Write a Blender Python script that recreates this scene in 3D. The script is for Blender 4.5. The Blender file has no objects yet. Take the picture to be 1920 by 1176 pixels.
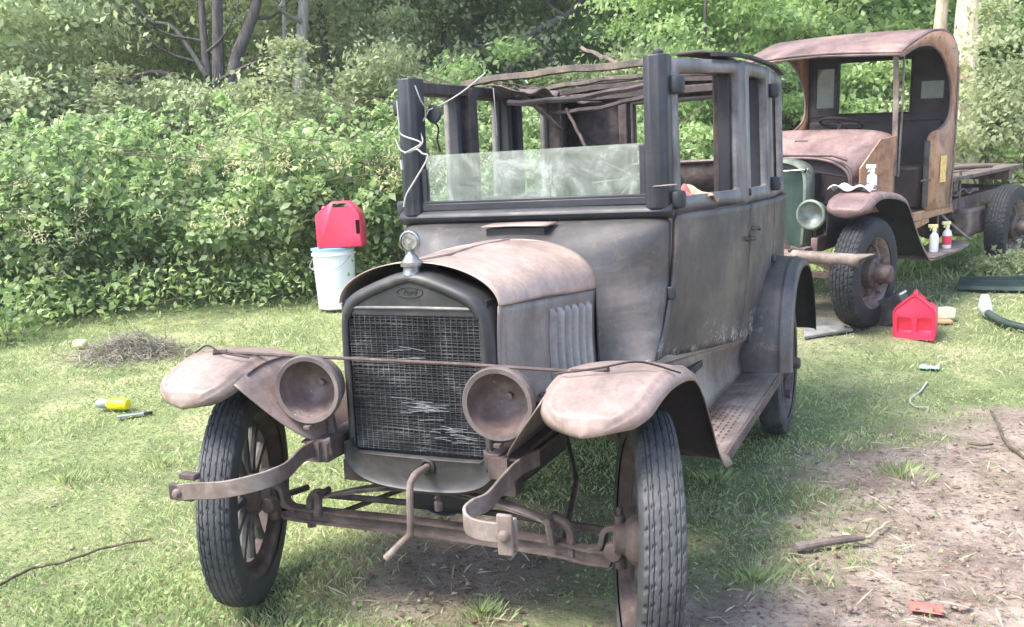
import bpy, math, random
import numpy as np
from mathutils import Vector, Matrix, noise as mnoise
random.seed(7); rng = np.random.default_rng(7)
scene = bpy.context.scene
R_ = math.radians
# ------------------------------------------------------------ camera
FPX = 1757.9
CP = np.array([1.44346, -2.48953, 1.43816])
RM = np.array([[0.91450448, 0.40178448, -0.04744253], [0.0161919, -0.15351864, -0.98801308], [-0.40425164, 0.9027742, -0.14689914]])
cam = bpy.data.cameras.new('camera'); co = bpy.data.objects.new('camera', cam); scene.collection.objects.link(co)
cam.sensor_width = 36; cam.lens = FPX/1920*36; cam.clip_end = 500; cam.clip_start = 0.05
mw = Matrix.Identity(4)
for i in range(3):
    mw[i][0] = RM[0][i]; mw[i][1] = -RM[1][i]; mw[i][2] = -RM[2][i]; mw[i][3] = CP[i]
co.matrix_world = mw; scene.camera = co
# ------------------------------------------------------------ world, sun, exposure
SUN_EL, SUN_AZ = 58, 230       # azimuth: direction the light comes FROM, degrees counter-clockwise from +X
w = bpy.data.worlds.new('World'); scene.world = w; w.use_nodes = True
nt = w.node_tree; bg = nt.nodes['Background']
sky = nt.nodes.new('ShaderNodeTexSky'); sky.sky_type = 'NISHITA'; sky.sun_disc = False
sky.sun_elevation = R_(SUN_EL); sky.sun_rotation = R_(90-SUN_AZ)
sky.dust_density = 2.5; sky.air_density = 1.0
nt.links.new(sky.outputs[0], bg.inputs[0]); bg.inputs[1].default_value = 0.15
sl = bpy.data.lights.new('sun', 'SUN'); sl.energy = 2.0; sl.angle = R_(26); sl.color = (1, .95, .86)
so = bpy.data.objects.new('sun', sl); scene.collection.objects.link(so)
so.rotation_euler = Vector((math.cos(R_(SUN_AZ))*math.cos(R_(SUN_EL)), math.sin(R_(SUN_AZ))*math.cos(R_(SUN_EL)), math.sin(R_(SUN_EL)))).to_track_quat('Z', 'Y').to_euler()
scene.view_settings.view_transform = 'Standard'; scene.view_settings.look = 'None'
scene.view_settings.exposure = 1.95; scene.view_settings.gamma = 1
# ------------------------------------------------------------ helpers
def ray(px, py):
    return RM.T @ np.array([(px-960)/FPX, (py-588)/FPX, 1.0])
def U(px, py, ax, val):           # world point seen at a photo pixel, on the plane ax = val
    d = ray(px, py); i = 'xyz'.index(ax); return CP + d*(val-CP[i])/d[i]
def dl(x, y):                     # distance ahead of / beside the viewpoint on the ground
    return -0.404*(x-1.443)+0.903*(y+2.49), 0.9145*(x-1.443)+0.4018*(y+2.49)
def sm(a, b, t):
    t = np.clip((t-a)/(b-a), 0, 1); return t*t*(3-2*t)
def H(x, y):
    d, l = dl(x, y)
    wv = sm(1.6, -.4, l)
    hr = .13*np.clip(d-5.4, 0, 1.5)+.05*np.clip(d-6.9, 0, 12)+.02*np.clip(d-18.9, 0, 60)
    hl = .14*np.clip(d-5.3, 0, 3.2)+.05*np.clip(d-8.5, 0, 12)+.02*np.clip(d-20.5, 0, 60)
    return hr*(1-wv)+hl*wv
def G(px, py, lift=0.0):          # where the view through a photo pixel meets the ground
    d = ray(px, py); a, b = 1.0, 60.0
    for t in np.arange(1.5, 60, .25):
        p = CP+d*t
        if p[2] < H(p[0], p[1]): b = t; a = t-.25; break
    for _ in range(30):
        m = (a+b)/2; p = CP+d*m
        if p[2] < H(p[0], p[1]): b = m
        else: a = m
    p = CP+d*a; return Vector((p[0], p[1], p[2]+lift))
class MB:
    def __init__(s): s.v = []; s.f = []
    def add(s, vs, fs):
        o = len(s.v); s.v += [tuple(map(float, v)) for v in vs]; s.f += [tuple(i+o for i in f) for f in fs]; return s
    def box(s, c, d, rot=None):
        c = Vector(c); vs = []
        for k in range(8):
            p = Vector(((k & 1)-.5, ((k >> 1) & 1)-.5, ((k >> 2) & 1)-.5)); p = Vector((p.x*d[0], p.y*d[1], p.z*d[2]))
            if rot is not None: p = rot @ p
            vs.append(p+c)
        return s.add(vs, [(0, 2, 3, 1), (4, 5, 7, 6), (0, 1, 5, 4), (2, 6, 7, 3), (0, 4, 6, 2), (1, 3, 7, 5)])
    def beam(s, a, b, w, h, up=(0, 0, 1)):
        a = Vector(a); b = Vector(b); t = (b-a); L = t.length; t.normalize()
        x = t.cross(Vector(up)); x.normalize(); u = x.cross(t)
        return s.box((a+b)/2, (w, L, h), Matrix((x, t, u)).transposed())
    def tube(s, pts, r, n=10, cap=True, close=False):
        pts = [Vector(p) for p in pts]; m = len(pts)
        rs = r if isinstance(r, (list, tuple)) else [r]*m
        fr = []; prev = None
        for i in range(m):
            t = (pts[min(i+1, m-1)]-pts[max(i-1, 0)]) if not close else (pts[(i+1) % m]-pts[i-1])
            t.normalize()
            if prev is None:
                x = t.cross(Vector((0, 0, 1)))
                if x.length < .1: x = t.cross(Vector((0, 1, 0)))
            else: x = prev-t*prev.dot(t)
            x.normalize(); prev = x; fr.append((x, t.cross(x)))
        vs = []
        for i in range(m):
            x, y = fr[i]
            for k in range(n):
                a = 2*math.pi*k/n; vs.append(pts[i]+(x*math.cos(a)+y*math.sin(a))*rs[i])
        fs = []
        for i in range(m if close else m-1):
            j = (i+1) % m
            for k in range(n):
                fs.append((i*n+k, i*n+(k+1) % n, j*n+(k+1) % n, j*n+k))
        if cap and not close: fs += [tuple(range(n))[::-1], tuple(range((m-1)*n, m*n))]
        return s.add(vs, fs)
    def lathe(s, prof, n=32, mat=None):    # prof: (r, x) pairs round the X axis
        vs = []; m = len(prof)
        for r, x in prof:
            for k in range(n):
                a = 2*math.pi*k/n; p = Vector((x, r*math.cos(a), r*math.sin(a))); vs.append(mat @ p if mat else p)
        fs = [(i*n+k, i*n+(k+1) % n, (i+1)*n+(k+1) % n, (i+1)*n+k) for i in range(m-1) for k in range(n)]
        return s.add(vs, fs)
    def grid(s, fn, nu, nv, flip=False):
        vs = [fn(i/(nu-1), j/(nv-1)) for i in range(nu) for j in range(nv)]
        fs = []
        for i in range(nu-1):
            for j in range(nv-1):
                q = (i*nv+j, (i+1)*nv+j, (i+1)*nv+j+1, i*nv+j+1); fs.append(q[::-1] if flip else q)
        return s.add(vs, fs)
    def ring(s, outer, inner, close=True):
        n = len(outer); fs = []
        for i in range(n if close else n-1):
            j = (i+1) % n; fs.append((i, j, n+j, n+i))
        return s.add(list(outer)+list(inner), fs)
    def prism(s, poly, vec):
        n = len(poly); v = Vector(vec); a = [Vector(p) for p in poly]
        return s.add(a+[p+v for p in a], [tuple(range(n))[::-1], tuple(range(n, 2*n))]+[(i, (i+1) % n, n+(i+1) % n, n+i) for i in range(n)])
    def strip(s, pts, wdir, width, thick):  # flat bar bent along pts
        pts = [Vector(p) for p in pts]; wd = Vector(wdir).normalized(); vs = []; m = len(pts)
        for i in range(m):
            t = (pts[min(i+1, m-1)]-pts[max(i-1, 0)]).normalized(); nn = t.cross(wd).normalized()
            for a, b in ((-1, -1), (1, -1), (1, 1), (-1, 1)): vs.append(pts[i]+wd*a*width/2+nn*b*thick/2)
        fs = [(i*4+k, i*4+(k+1) % 4, (i+1)*4+(k+1) % 4, (i+1)*4+k) for i in range(m-1) for k in range(4)]
        fs += [(3, 2, 1, 0), (m*4-4, m*4-3, m*4-2, m*4-1)]
        return s.add(vs, fs)
def ob(name, mb, mat, parent=None, smooth=35, solid=0, bevel=0, off=0, sub=0, label=None):
    me = bpy.data.meshes.new(name); me.from_pydata(mb.v, [], mb.f); me.update()
    if smooth:
        me.polygons.foreach_set('use_smooth', [True]*len(me.polygons)); me.set_sharp_from_angle(angle=R_(smooth))
    o = bpy.data.objects.new(name, me); scene.collection.objects.link(o)
    if mat: me.materials.append(mat)
    if parent: o.parent = parent
    if sub: m = o.modifiers.new('s', 'SUBSURF'); m.levels = m.render_levels = sub
    if solid: m = o.modifiers.new('t', 'SOLIDIFY'); m.thickness = solid; m.offset = off; m.use_even_offset = False
    if bevel: m = o.modifiers.new('b', 'BEVEL'); m.width = bevel; m.segments = 2; m.limit_method = 'ANGLE'
    if label: o['label'] = label
    return o
def empty(name, loc=(0, 0, 0), rz=0):
    o = bpy.data.objects.new(name, None); scene.collection.objects.link(o); o.location = loc; o.rotation_euler = (0, 0, rz); o.empty_display_size = .1; return o
def tag(o, label=None, cat=None, group=None, kind=None):
    if label: o['label'] = label
    if cat: o['category'] = cat
    if group: o['group'] = group
    if kind: o['kind'] = kind
    return o
def nmesh(name, V, Q, mat, smooth=True):   # fast mesh from numpy, faces all of the same size
    me = bpy.data.meshes.new(name); nv = len(V); nf, k = Q.shape
    me.vertices.add(nv); me.vertices.foreach_set('co', V.astype(np.float32).ravel())
    me.loops.add(nf*k); me.loops.foreach_set('vertex_index', Q.astype(np.int32).ravel())
    me.polygons.add(nf); me.polygons.foreach_set('loop_start', np.arange(0, nf*k, k, dtype=np.int32))
    me.update(calc_edges=True); me.validate()
    if smooth: me.polygons.foreach_set('use_smooth', [True]*len(me.polygons))
    if mat: me.materials.append(mat)
    return me
def nobj(name, me, parent=None):
    o = bpy.data.objects.new(name, me); scene.collection.objects.link(o)
    if parent: o.parent = parent
    return o
def crv(pts, n=24):                # Catmull-Rom through points
    P = [Vector(p) for p in pts]; P = [P[0]*2-P[1]]+P+[P[-1]*2-P[-2]]; out = []
    seg = len(P)-3
    for i in range(n+1):
        t = i/n*seg; k = min(int(t), seg-1); t -= k; a, b, c, d = P[k:k+4]
        out.append(.5*((2*b)+(c-a)*t+(2*a-5*b+4*c-d)*t*t+(3*b-a-3*c+d)*t**3))
    return out
# ------------------------------------------------------------ materials
def mk(name):
    m = bpy.data.materials.new(name); m.use_nodes = True; n = m.node_tree; b = n.nodes['Principled BSDF']; return m, n, b
def N(n, t, **k):
    x = n.nodes.new(t)
    for a, v in k.items(): setattr(x, a, v)
    return x
def ramp(n, src, stops):
    r = N(n, 'ShaderNodeValToRGB'); e = r.color_ramp.elements
    while len(e) < len(stops): e.new(.5)
    for i, (p, c) in enumerate(stops): e[i].position = p; e[i].color = (*c, 1) if len(c) == 3 else c
    n.links.new(src, r.inputs[0]); return r.outputs[0]
def noi(n, sc, det=5, rough=.6, co=None, dist=0):
    x = N(n, 'ShaderNodeTexNoise'); x.inputs['Scale'].default_value = sc; x.inputs['Detail'].default_value = det
    x.inputs['Roughness'].default_value = rough; x.inputs['Distortion'].default_value = dist
    if co is not None: n.links.new(co, x.inputs['Vector'])
    return x.outputs[0]
def mixc(n, f, a, b):
    x = N(n, 'ShaderNodeMix', data_type='RGBA')
    for s, v in ((x.inputs[0], f), (x.inputs[6], a), (x.inputs[7], b)):
        if isinstance(v, (tuple, list)): s.default_value = (*v, 1)
        elif isinstance(v, (int, float)): s.default_value = v
        else: n.links.new(v, s)
    return x.outputs[2]
def worn(name, a, b, c, sc=4, rough=(.5, .8), metal=0, chalk=None, chalk_amt=.62, chalk_z=None, flake=None, streak=True, spec=.4, bump=.15):
    m, n, p = mk(name); tc = N(n, 'ShaderNodeTexCoord').outputs['Object']; a, b, c = [tuple(x*.72 for x in q) for q in (a, b, c)]
    base = ramp(n, noi(n, sc, 6, .65, tc, .4), [(.36, a), (.52, b), (.68, c)])
    mp = N(n, 'ShaderNodeMapping'); mp.inputs['Scale'].default_value = (9, 9, 1.2); n.links.new(tc, mp.inputs[0])
    st = noi(n, 3, 6, .7, mp.outputs[0])
    if streak:
        mul = N(n, 'ShaderNodeMix', data_type='RGBA', blend_type='MULTIPLY'); mul.inputs[0].default_value = .38
        n.links.new(base, mul.inputs[6]); n.links.new(ramp(n, st, [(.35, (.62, .6, .6)), (.6, (1.12, 1.1, 1.08))]), mul.inputs[7]); base = mul.outputs[2]
    fine = noi(n, 60, 4, .7, tc)
    mul = N(n, 'ShaderNodeMix', data_type='RGBA', blend_type='MULTIPLY'); mul.inputs[0].default_value = .32
    n.links.new(base, mul.inputs[6]); n.links.new(ramp(n, fine, [(.4, (.7, .68, .68)), (.6, (1.1, 1.1, 1.1))]), mul.inputs[7]); base = mul.outputs[2]
    if chalk:
        k = ramp(n, noi(n, 22, 8, .8, tc, 1.5), [(chalk_amt, (0, 0, 0)), (chalk_amt+.06, (1, 1, 1))])
        k2 = ramp(n, noi(n, 2.2, 2, .5, tc), [(.5, (0, 0, 0)), (.62, (1, 1, 1))])
        if chalk_z:
            sx = N(n, 'ShaderNodeSeparateXYZ'); n.links.new(tc, sx.inputs[0]); zr = N(n, 'ShaderNodeMapRange'); zr.inputs[1].default_value = chalk_z[0]; zr.inputs[2].default_value = chalk_z[1]; zr.inputs[3].default_value = .34; zr.inputs[4].default_value = -.22
            n.links.new(sx.outputs[2], zr.inputs[0]); za = N(n, 'ShaderNodeMath', operation='ADD'); n.links.new(zr.outputs[0], za.inputs[0]); n.links.new(noi(n, 3.2, 5, .65, tc, .6), za.inputs[1]); k2 = ramp(n, za.outputs[0], [(.58, (0, 0, 0)), (.76, (1, 1, 1))])
        mm = N(n, 'ShaderNodeMath', operation='MULTIPLY'); n.links.new(k, mm.inputs[0]); n.links.new(k2, mm.inputs[1])
        base = mixc(n, mm.outputs[0], base, chalk)
    if flake:
        e1 = ramp(n, noi(n, 13, 9, .78, tc, .9), [(.56, (0, 0, 0)), (.60, (1, 1, 1))])
        e2 = ramp(n, noi(n, 1.9, 3, .6, tc, .5), [(.46, (0, 0, 0)), (.60, (1, 1, 1))])
        fm = N(n, 'ShaderNodeMath', operation='MULTIPLY'); n.links.new(e1, fm.inputs[0]); n.links.new(e2, fm.inputs[1])
        base = mixc(n, fm.outputs[0], base, flake)
        m2 = N(n, 'ShaderNodeMapping'); m2.inputs['Scale'].default_value = (26, 26, 1.6); n.links.new(tc, m2.inputs[0])
        dr = ramp(n, noi(n, 1.5, 4, .6, m2.outputs[0]), [(.60, (0, 0, 0)), (.70, (.55, .55, .55))])
        base = mixc(n, dr, base, tuple(x*.8 for x in flake))
        m3 = N(n, 'ShaderNodeMapping'); m3.inputs['Scale'].default_value = (3, 5, 60); m3.inputs['Rotation'].default_value = (.5, .3, .2); n.links.new(tc, m3.inputs[0])
        sc_ = ramp(n, noi(n, 2.0, 2, .5, m3.outputs[0], .2), [(.76, (0, 0, 0)), (.79, (.3, .3, .3))]); base = mixc(n, sc_, base, (.42, .41, .39))
    n.links.new(base, p.inputs['Base Color'])
    mr = N(n, 'ShaderNodeMapRange'); mr.inputs[1].default_value = .3; mr.inputs[2].default_value = .7; mr.inputs[3].default_value = rough[0]; mr.inputs[4].default_value = rough[1]
    n.links.new(noi(n, 7, 5, .6, tc), mr.inputs[0]); n.links.new(mr.outputs[0], p.inputs['Roughness'])
    p.inputs['Metallic'].default_value = metal; p.inputs['Specular IOR Level'].default_value = spec
    bp = N(n, 'ShaderNodeBump'); bp.inputs['Strength'].default_value = bump; bp.inputs['Distance'].default_value = .004
    ad = N(n, 'ShaderNodeMath', operation='ADD'); n.links.new(fine, ad.inputs[0]); n.links.new(noi(n, 9, 3, .5, tc), ad.inputs[1])
    n.links.new(ad.outputs[0], bp.inputs['Height']); n.links.new(bp.outputs[0], p.inputs['Normal'])
    return m
def plain(name, col, rough=.5, metal=0, var=.15, sc=12, trans=0):
    m, n, p = mk(name); tc = N(n, 'ShaderNodeTexCoord').outputs['Object']
    lo = tuple(x*(1-var) for x in col); hi = tuple(min(1, x*(1+var)) for x in col)
    n.links.new(ramp(n, noi(n, sc, 5, .6, tc), [(.35, lo), (.65, hi)]), p.inputs['Base Color'])
    p.inputs['Roughness'].default_value = rough; p.inputs['Metallic'].default_value = metal
    if trans: p.inputs['Transmission Weight'].default_value = trans
    return m
MAT = {}
MAT['rust_top'] = worn('pale_rust_paint', (.28, .22, .195), (.54, .405, .34), (.62, .49, .42), sc=1.8, flake=(.36, .24, .18), rough=(.30, .46), spec=.5)
MAT['fender'] = worn('fender_rust', (.17, .135, .122), (.34, .255, .22), (.45, .345, .30), sc=2.4, flake=(.20, .12, .085), rough=(.33, .55), spec=.5)
MAT['body'] = worn('weathered_body', (.040, .037, .037), (.082, .075, .070), (.19, .16, .138), sc=2.2, rough=(.40, .66), chalk=(.55, .55, .53), chalk_amt=.52, chalk_z=(.62, 1.0), flake=(.15, .095, .07), spec=.6)
MAT['cowlm'] = worn('weathered_cowl', (.036, .034, .036), (.074, .069, .067), (.22, .19, .17), sc=1.7, rough=(.38, .6), flake=(.16, .105, .08), spec=.65)
MAT['frame_paint'] = worn('window_frame_paint', (.12, .115, .12), (.24, .23, .23), (.42, .395, .38), sc=3, rough=(.36, .55))
MAT['hoodside'] = worn('hood_side_grey', (.19, .17, .16), (.30, .27, .255), (.42, .37, .345), sc=2.6, rough=(.33, .55), flake=(.18, .12, .09))
MAT['louver'] = worn('louver_grey', (.30, .28, .265), (.42, .39, .37), (.50, .46, .43), sc=4, rough=(.4, .6))
MAT['finbare_glint'] = plain('bare_fin_glint', (.20, .20, .21), .5, .3, .3, 40)  # bare bent fins; the light they catch is put into this colour
MAT['slate'] = worn('slate_paint', (.024, .025, .034), (.038, .040, .050), (.062, .058, .064), sc=3, rough=(.38, .6), streak=False)
MAT['shell'] = worn('radiator_shell_paint', (.034, .034, .037), (.058, .056, .058), (.12, .105, .10), sc=4, rough=(.35, .55))
MAT['core'] = worn('radiator_core_dark', (.012, .013, .016), (.02, .02, .024), (.03, .03, .034), sc=20)
MAT['fin'] = worn('radiator_fin', (.10, .10, .11), (.18, .18, .19), (.5, .5, .5), sc=7, metal=.7, rough=(.35, .6))
MAT['rust'] = worn('dark_rust', (.075, .055, .052), (.13, .095, .088), (.21, .165, .15), sc=9, rough=(.6, .85))
MAT['rustlight'] = worn('light_rust', (.14, .108, .095), (.25, .195, .17), (.40, .345, .31), sc=7, rough=(.5, .8))
MAT['apron'] = worn('splash_apron', (.16, .12, .10), (.27, .22, .18), (.34, .29, .24), sc=5, rough=(.35, .6))
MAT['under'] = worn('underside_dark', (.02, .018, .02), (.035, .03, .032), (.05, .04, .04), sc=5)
MAT['rubber'] = worn('tyre_rubber', (.045, .046, .052), (.075, .076, .082), (.125, .125, .13), sc=7, rough=(.55, .8), streak=False, bump=.4)
MAT['rubber_old'] = worn('old_tyre_rubber', (.018, .019, .024), (.03, .032, .038), (.06, .06, .065), sc=7, rough=(.6, .85), streak=False, bump=.5)
MAT['spoke'] = worn('grey_spoke', (.06, .057, .054), (.11, .105, .10), (.20, .19, .18), sc=10)
MAT['wood'] = worn('old_dark_wood', (.06, .045, .045), (.11, .085, .08), (.16, .125, .115), sc=12, rough=(.7, .9), bump=.6)
MAT['woodgrey'] = worn('grey_roof_wood', (.10, .085, .075), (.20, .165, .14), (.30, .21, .16), sc=9, rough=(.7, .9), bump=.6)
MAT['trimcloth'] = worn('torn_headlining', (.10, .075, .075), (.19, .145, .135), (.30, .23, .22), sc=14, rough=(.8, .95), bump=.8)
MAT['chrome'] = plain('nickel', (.26, .255, .25), .38, .9, .5, 40)
MAT['cord'] = plain('white_cord', (.38, .38, .34), .85)
MAT['truckpink'] = worn('truck_mauve_paint', (.13, .085, .083), (.26, .175, .17), (.38, .27, .245), sc=3, flake=(.20, .10, .06), rough=(.42, .65))
MAT['truckorange'] = worn('truck_orange_rust', (.26, .13, .075), (.52, .29, .165), (.62, .40, .24), flake=(.22, .10, .05), sc=5, rough=(.5, .75))
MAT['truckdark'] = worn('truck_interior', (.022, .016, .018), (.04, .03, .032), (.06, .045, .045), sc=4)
MAT['palegreen'] = worn('pale_green_paint', (.11, .13, .11), (.24, .29, .23), (.40, .44, .36), sc=5, rough=(.35, .6))
MAT['red'] = plain('red_plastic', (.62, .022, .062), .33, 0, .08, 5)
MAT['redfaded'] = plain('faded_red_plastic', (.68, .045, .10), .36, 0, .10, 5)
MAT['whiteplastic'] = plain('white_plastic', (.76, .77, .78), .35, 0, .05, 4)
MAT['bluelid'] = plain('blue_lid', (.22, .42, .55), .4)
MAT['yellow'] = plain('yellow_plastic', (.78, .66, .01), .35)
MAT['greyplastic'] = plain('grey_plastic', (.25, .28, .32), .4)
MAT['greenmetal'] = worn('green_panel', (.02, .045, .04), (.035, .07, .06), (.07, .10, .085), sc=4)
MAT['yellowpaint'] = plain('yellow_patch', (.75, .52, .16), .6, 0, .2, 30)
MAT['lampshell'] = worn('lamp_shell', (.12, .098, .095), (.19, .155, .145), (.28, .225, .21), sc=5)
MAT['reflector'] = worn('rusted_reflector', (.13, .095, .088), (.21, .155, .145), (.34, .27, .25), sc=9, rough=(.35, .55), chalk=(.6, .56, .5), chalk_amt=.6)
MAT['reflector2'] = plain('silvered_reflector', (.28, .31, .29), .45, .5, .4, 10)
def bark(name, a, b):
    m, n, p = mk(name); tc = N(n, 'ShaderNodeTexCoord').outputs['Object']
    mp = N(n, 'ShaderNodeMapping'); mp.inputs['Scale'].default_value = (6, 6, 1.2); n.links.new(tc, mp.inputs[0])
    f = noi(n, 4, 7, .7, mp.outputs[0]); n.links.new(ramp(n, f, [(.35, a), (.65, b)]), p.inputs['Base Color'])
    p.inputs['Roughness'].default_value = .9; bp = N(n, 'ShaderNodeBump'); bp.inputs['Distance'].default_value = .02
    n.links.new(f, bp.inputs['Height']); n.links.new(bp.outputs[0], p.inputs['Normal']); return m
MAT['bark'] = bark('grey_bark', (.045, .038, .038), (.16, .14, .135))
MAT['barkpale'] = bark('pale_bark', (.34, .24, .15), (.78, .66, .50))
MAT['barkgrey'] = bark('pale_grey_bark', (.20, .18, .165), (.42, .39, .36))
MAT['stem'] = bark('thicket_stem', (.06, .05, .035), (.20, .16, .10))
def leafmat(name, cols, trans=.45, gloss=.35, sc=1.3):
    m = bpy.data.materials.new(name); m.use_nodes = True; n = m.node_tree; n.nodes.clear()
    out = N(n, 'ShaderNodeOutputMaterial'); g = N(n, 'ShaderNodeNewGeometry')
    tc = N(n, 'ShaderNodeTexCoord').outputs['Object']
    ad = N(n, 'ShaderNodeMath', operation='MULTIPLY_ADD'); n.links.new(noi(n, sc, 3, .6, tc), ad.inputs[0]); ad.inputs[1].default_value = 1.2
    mu = N(n, 'ShaderNodeMath', operation='MULTIPLY_ADD'); n.links.new(g.outputs['Random Per Island'], mu.inputs[0]); mu.inputs[1].default_value = .6; mu.inputs[2].default_value = -.4
    n.links.new(mu.outputs[0], ad.inputs[2])
    c = ramp(n, ad.outputs[0], [(i/(len(cols)-1), cc) for i, cc in enumerate(cols)])
    d = N(n, 'ShaderNodeBsdfPrincipled'); n.links.new(c, d.inputs['Base Color']); d.inputs['Roughness'].default_value = .45; d.inputs['Specular IOR Level'].default_value = gloss
    t = N(n, 'ShaderNodeBsdfTranslucent'); hs = N(n, 'ShaderNodeHueSaturation'); hs.inputs['Value'].default_value = 1.9; hs.inputs['Saturation'].default_value = 1.1
    n.links.new(c, hs.inputs['Color']); n.links.new(hs.outputs[0], t.inputs[0])
    mx = N(n, 'ShaderNodeMixShader'); mx.inputs[0].default_value = trans
    n.links.new(d.outputs[0], mx.inputs[1]); n.links.new(t.outputs[0], mx.inputs[2]); n.links.new(mx.outputs[0], out.inputs[0])
    return m
MAT['leaf_hedge'] = leafmat('honeysuckle_leaf', [(.055, .10, .04), (.15, .22, .085), (.28, .36, .16), (.46, .52, .28)], gloss=.6)
MAT['leaf_wood'] = leafmat('woodland_leaf', [(.14, .175, .10), (.26, .31, .175), (.39, .45, .27), (.55, .59, .38)], sc=.5)
MAT['leaf_bright'] = leafmat('fresh_green_leaf', [(.12, .19, .08), (.22, .31, .13), (.32, .43, .19), (.46, .55, .28)], sc=.6)  # fresh green leaf colour of the brighter trees and plants
MAT['leaf_olive'] = leafmat('olive_leaf', [(.14, .165, .09), (.23, .265, .145), (.33, .37, .21), (.45, .48, .30)], sc=.6)
MAT['petal'] = leafmat('cream_blossom', [(.55, .50, .25), (.7, .66, .42), (.75, .73, .55)], trans=.3)
MAT['grass'] = leafmat('grass_blade', [(.13, .18, .085), (.25, .31, .145), (.40, .45, .23), (.60, .60, .38)], trans=.35, sc=.9)
MAT['straw'] = leafmat('dry_straw', [(.34, .28, .20), (.50, .43, .32), (.64, .58, .44)], trans=.15)
MAT['litter'] = leafmat('leaf_litter', [(.12, .075, .055), (.24, .16, .12), (.38, .30, .24)], trans=.1)
# ============================================================ GROUND
def dirt_amount(x, y):
    # bare, trodden earth at the right foreground and under the car
    e = np.interp(y, [-1.5, .35, 1.07, 1.78, 2.77, 3.3, 3.6], [.35, .72, .86, 1.02, 1.28, 1.75, 3.2])
    wob = .05*np.sin(17*x+23*y)+.04*np.sin(31*x-19*y+2)+.03*np.sin(53*y+41*x)+.10*np.sin(3.1*y+1.3*x)+.07*np.sin(7.3*y-2*x+1)+.05*np.sin(13*y+3)
    a = sm(-.38, .40, x-e+wob*1.4)
    b = .9*np.exp(-(((x+.15)/.55)**2+((y-.55)/.75)**2)**2)
    c = .7*np.exp(-(((x+.45)/.35)**2+((y+.35)/.25)**2))
    t = .7*np.exp(-(((x-.9)/.7)**2+((y-5.6)/1.2)**2))
    return np.clip(np.maximum.reduce([a, b, c, t])+.12*np.sin(5*x+2)*np.sin(4*y), 0, 1)
def make_ground():
    t = np.linspace(-1, 1, 361); s = np.sign(t)*(np.abs(t)*7+193*np.abs(t)**7)
    X, Y = np.meshgrid(s-1.2, s+4.5, indexing='ij'); Z = H(X, Y)
    n1 = np.zeros_like(Z)
    for k, (fx, fy, ph, am) in enumerate([(2.1, 1.3, 0, .012), (4.7, -3.9, 1, .008), (9.1, 8.3, 2, .005), (15, -13, 4, .004), (-7, 17, .5, .004)]):
        n1 += am*np.sin(fx*X+fy*Y+ph)
    Z = Z+n1*.7-.006
    V = np.stack([X, Y, Z], -1).reshape(-1, 3); m = len(t)
    i, j = np.meshgrid(np.arange(m-1), np.arange(m-1), indexing='ij'); a = (i*m+j).ravel()
    me = nmesh('ground', V, np.stack([a, a+m, a+m+1, a+1], 1), None)
    at = me.color_attributes.new('dirt', 'FLOAT_COLOR', 'POINT'); dd = dirt_amount(V[:, 0], V[:, 1])
    at.data.foreach_set('color', np.stack([dd, dd, dd, np.ones_like(dd)], 1).astype(np.float32).ravel())
    m, n, p = mk('earth_and_turf'); tc = N(n, 'ShaderNodeTexCoord').outputs['Object']
    A = N(n, 'ShaderNodeAttribute'); A.attribute_name = 'dirt'
    soil = ramp(n, noi(n, 3.5, 10, .72, tc, .5), [(.3, (.14, .105, .088)), (.46, (.27, .215, .18)), (.62, (.43, .355, .305)), (.8, (.31, .25, .21))])
    soil = mixc(n, ramp(n, noi(n, 38, 6, .75, tc), [(.38, (1, 1, 1)), (.46, (0, 0, 0))]), soil, (.11, .075, .055))
    turf = ramp(n, noi(n, 2.4, 9, .7, tc, .4), [(.34, (.12, .155, .065)), (.5, (.21, .26, .11)), (.64, (.36, .37, .19)), (.8, (.44, .40, .26))])
    turf = mixc(n, ramp(n, noi(n, 45, 6, .75, tc), [(.40, (1, 1, 1)), (.50, (0, 0, 0))]), turf, (.11, .11, .055))
    n.links.new(mixc(n, A.outputs['Fac'], turf, soil), p.inputs['Base Color']); p.inputs['Roughness'].default_value = .95; p.inputs['Specular IOR Level'].default_value = .15
    bp = N(n, 'ShaderNodeBump'); bp.inputs['Strength'].default_value = .9; bp.inputs['Distance'].default_value = .03
    n.links.new(noi(n, 26, 8, .7, tc), bp.inputs['Height']); n.links.new(bp.outputs[0], p.inputs['Normal'])
    me.materials.append(m); tag(nobj('ground', me), kind='structure')
make_ground()
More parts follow.
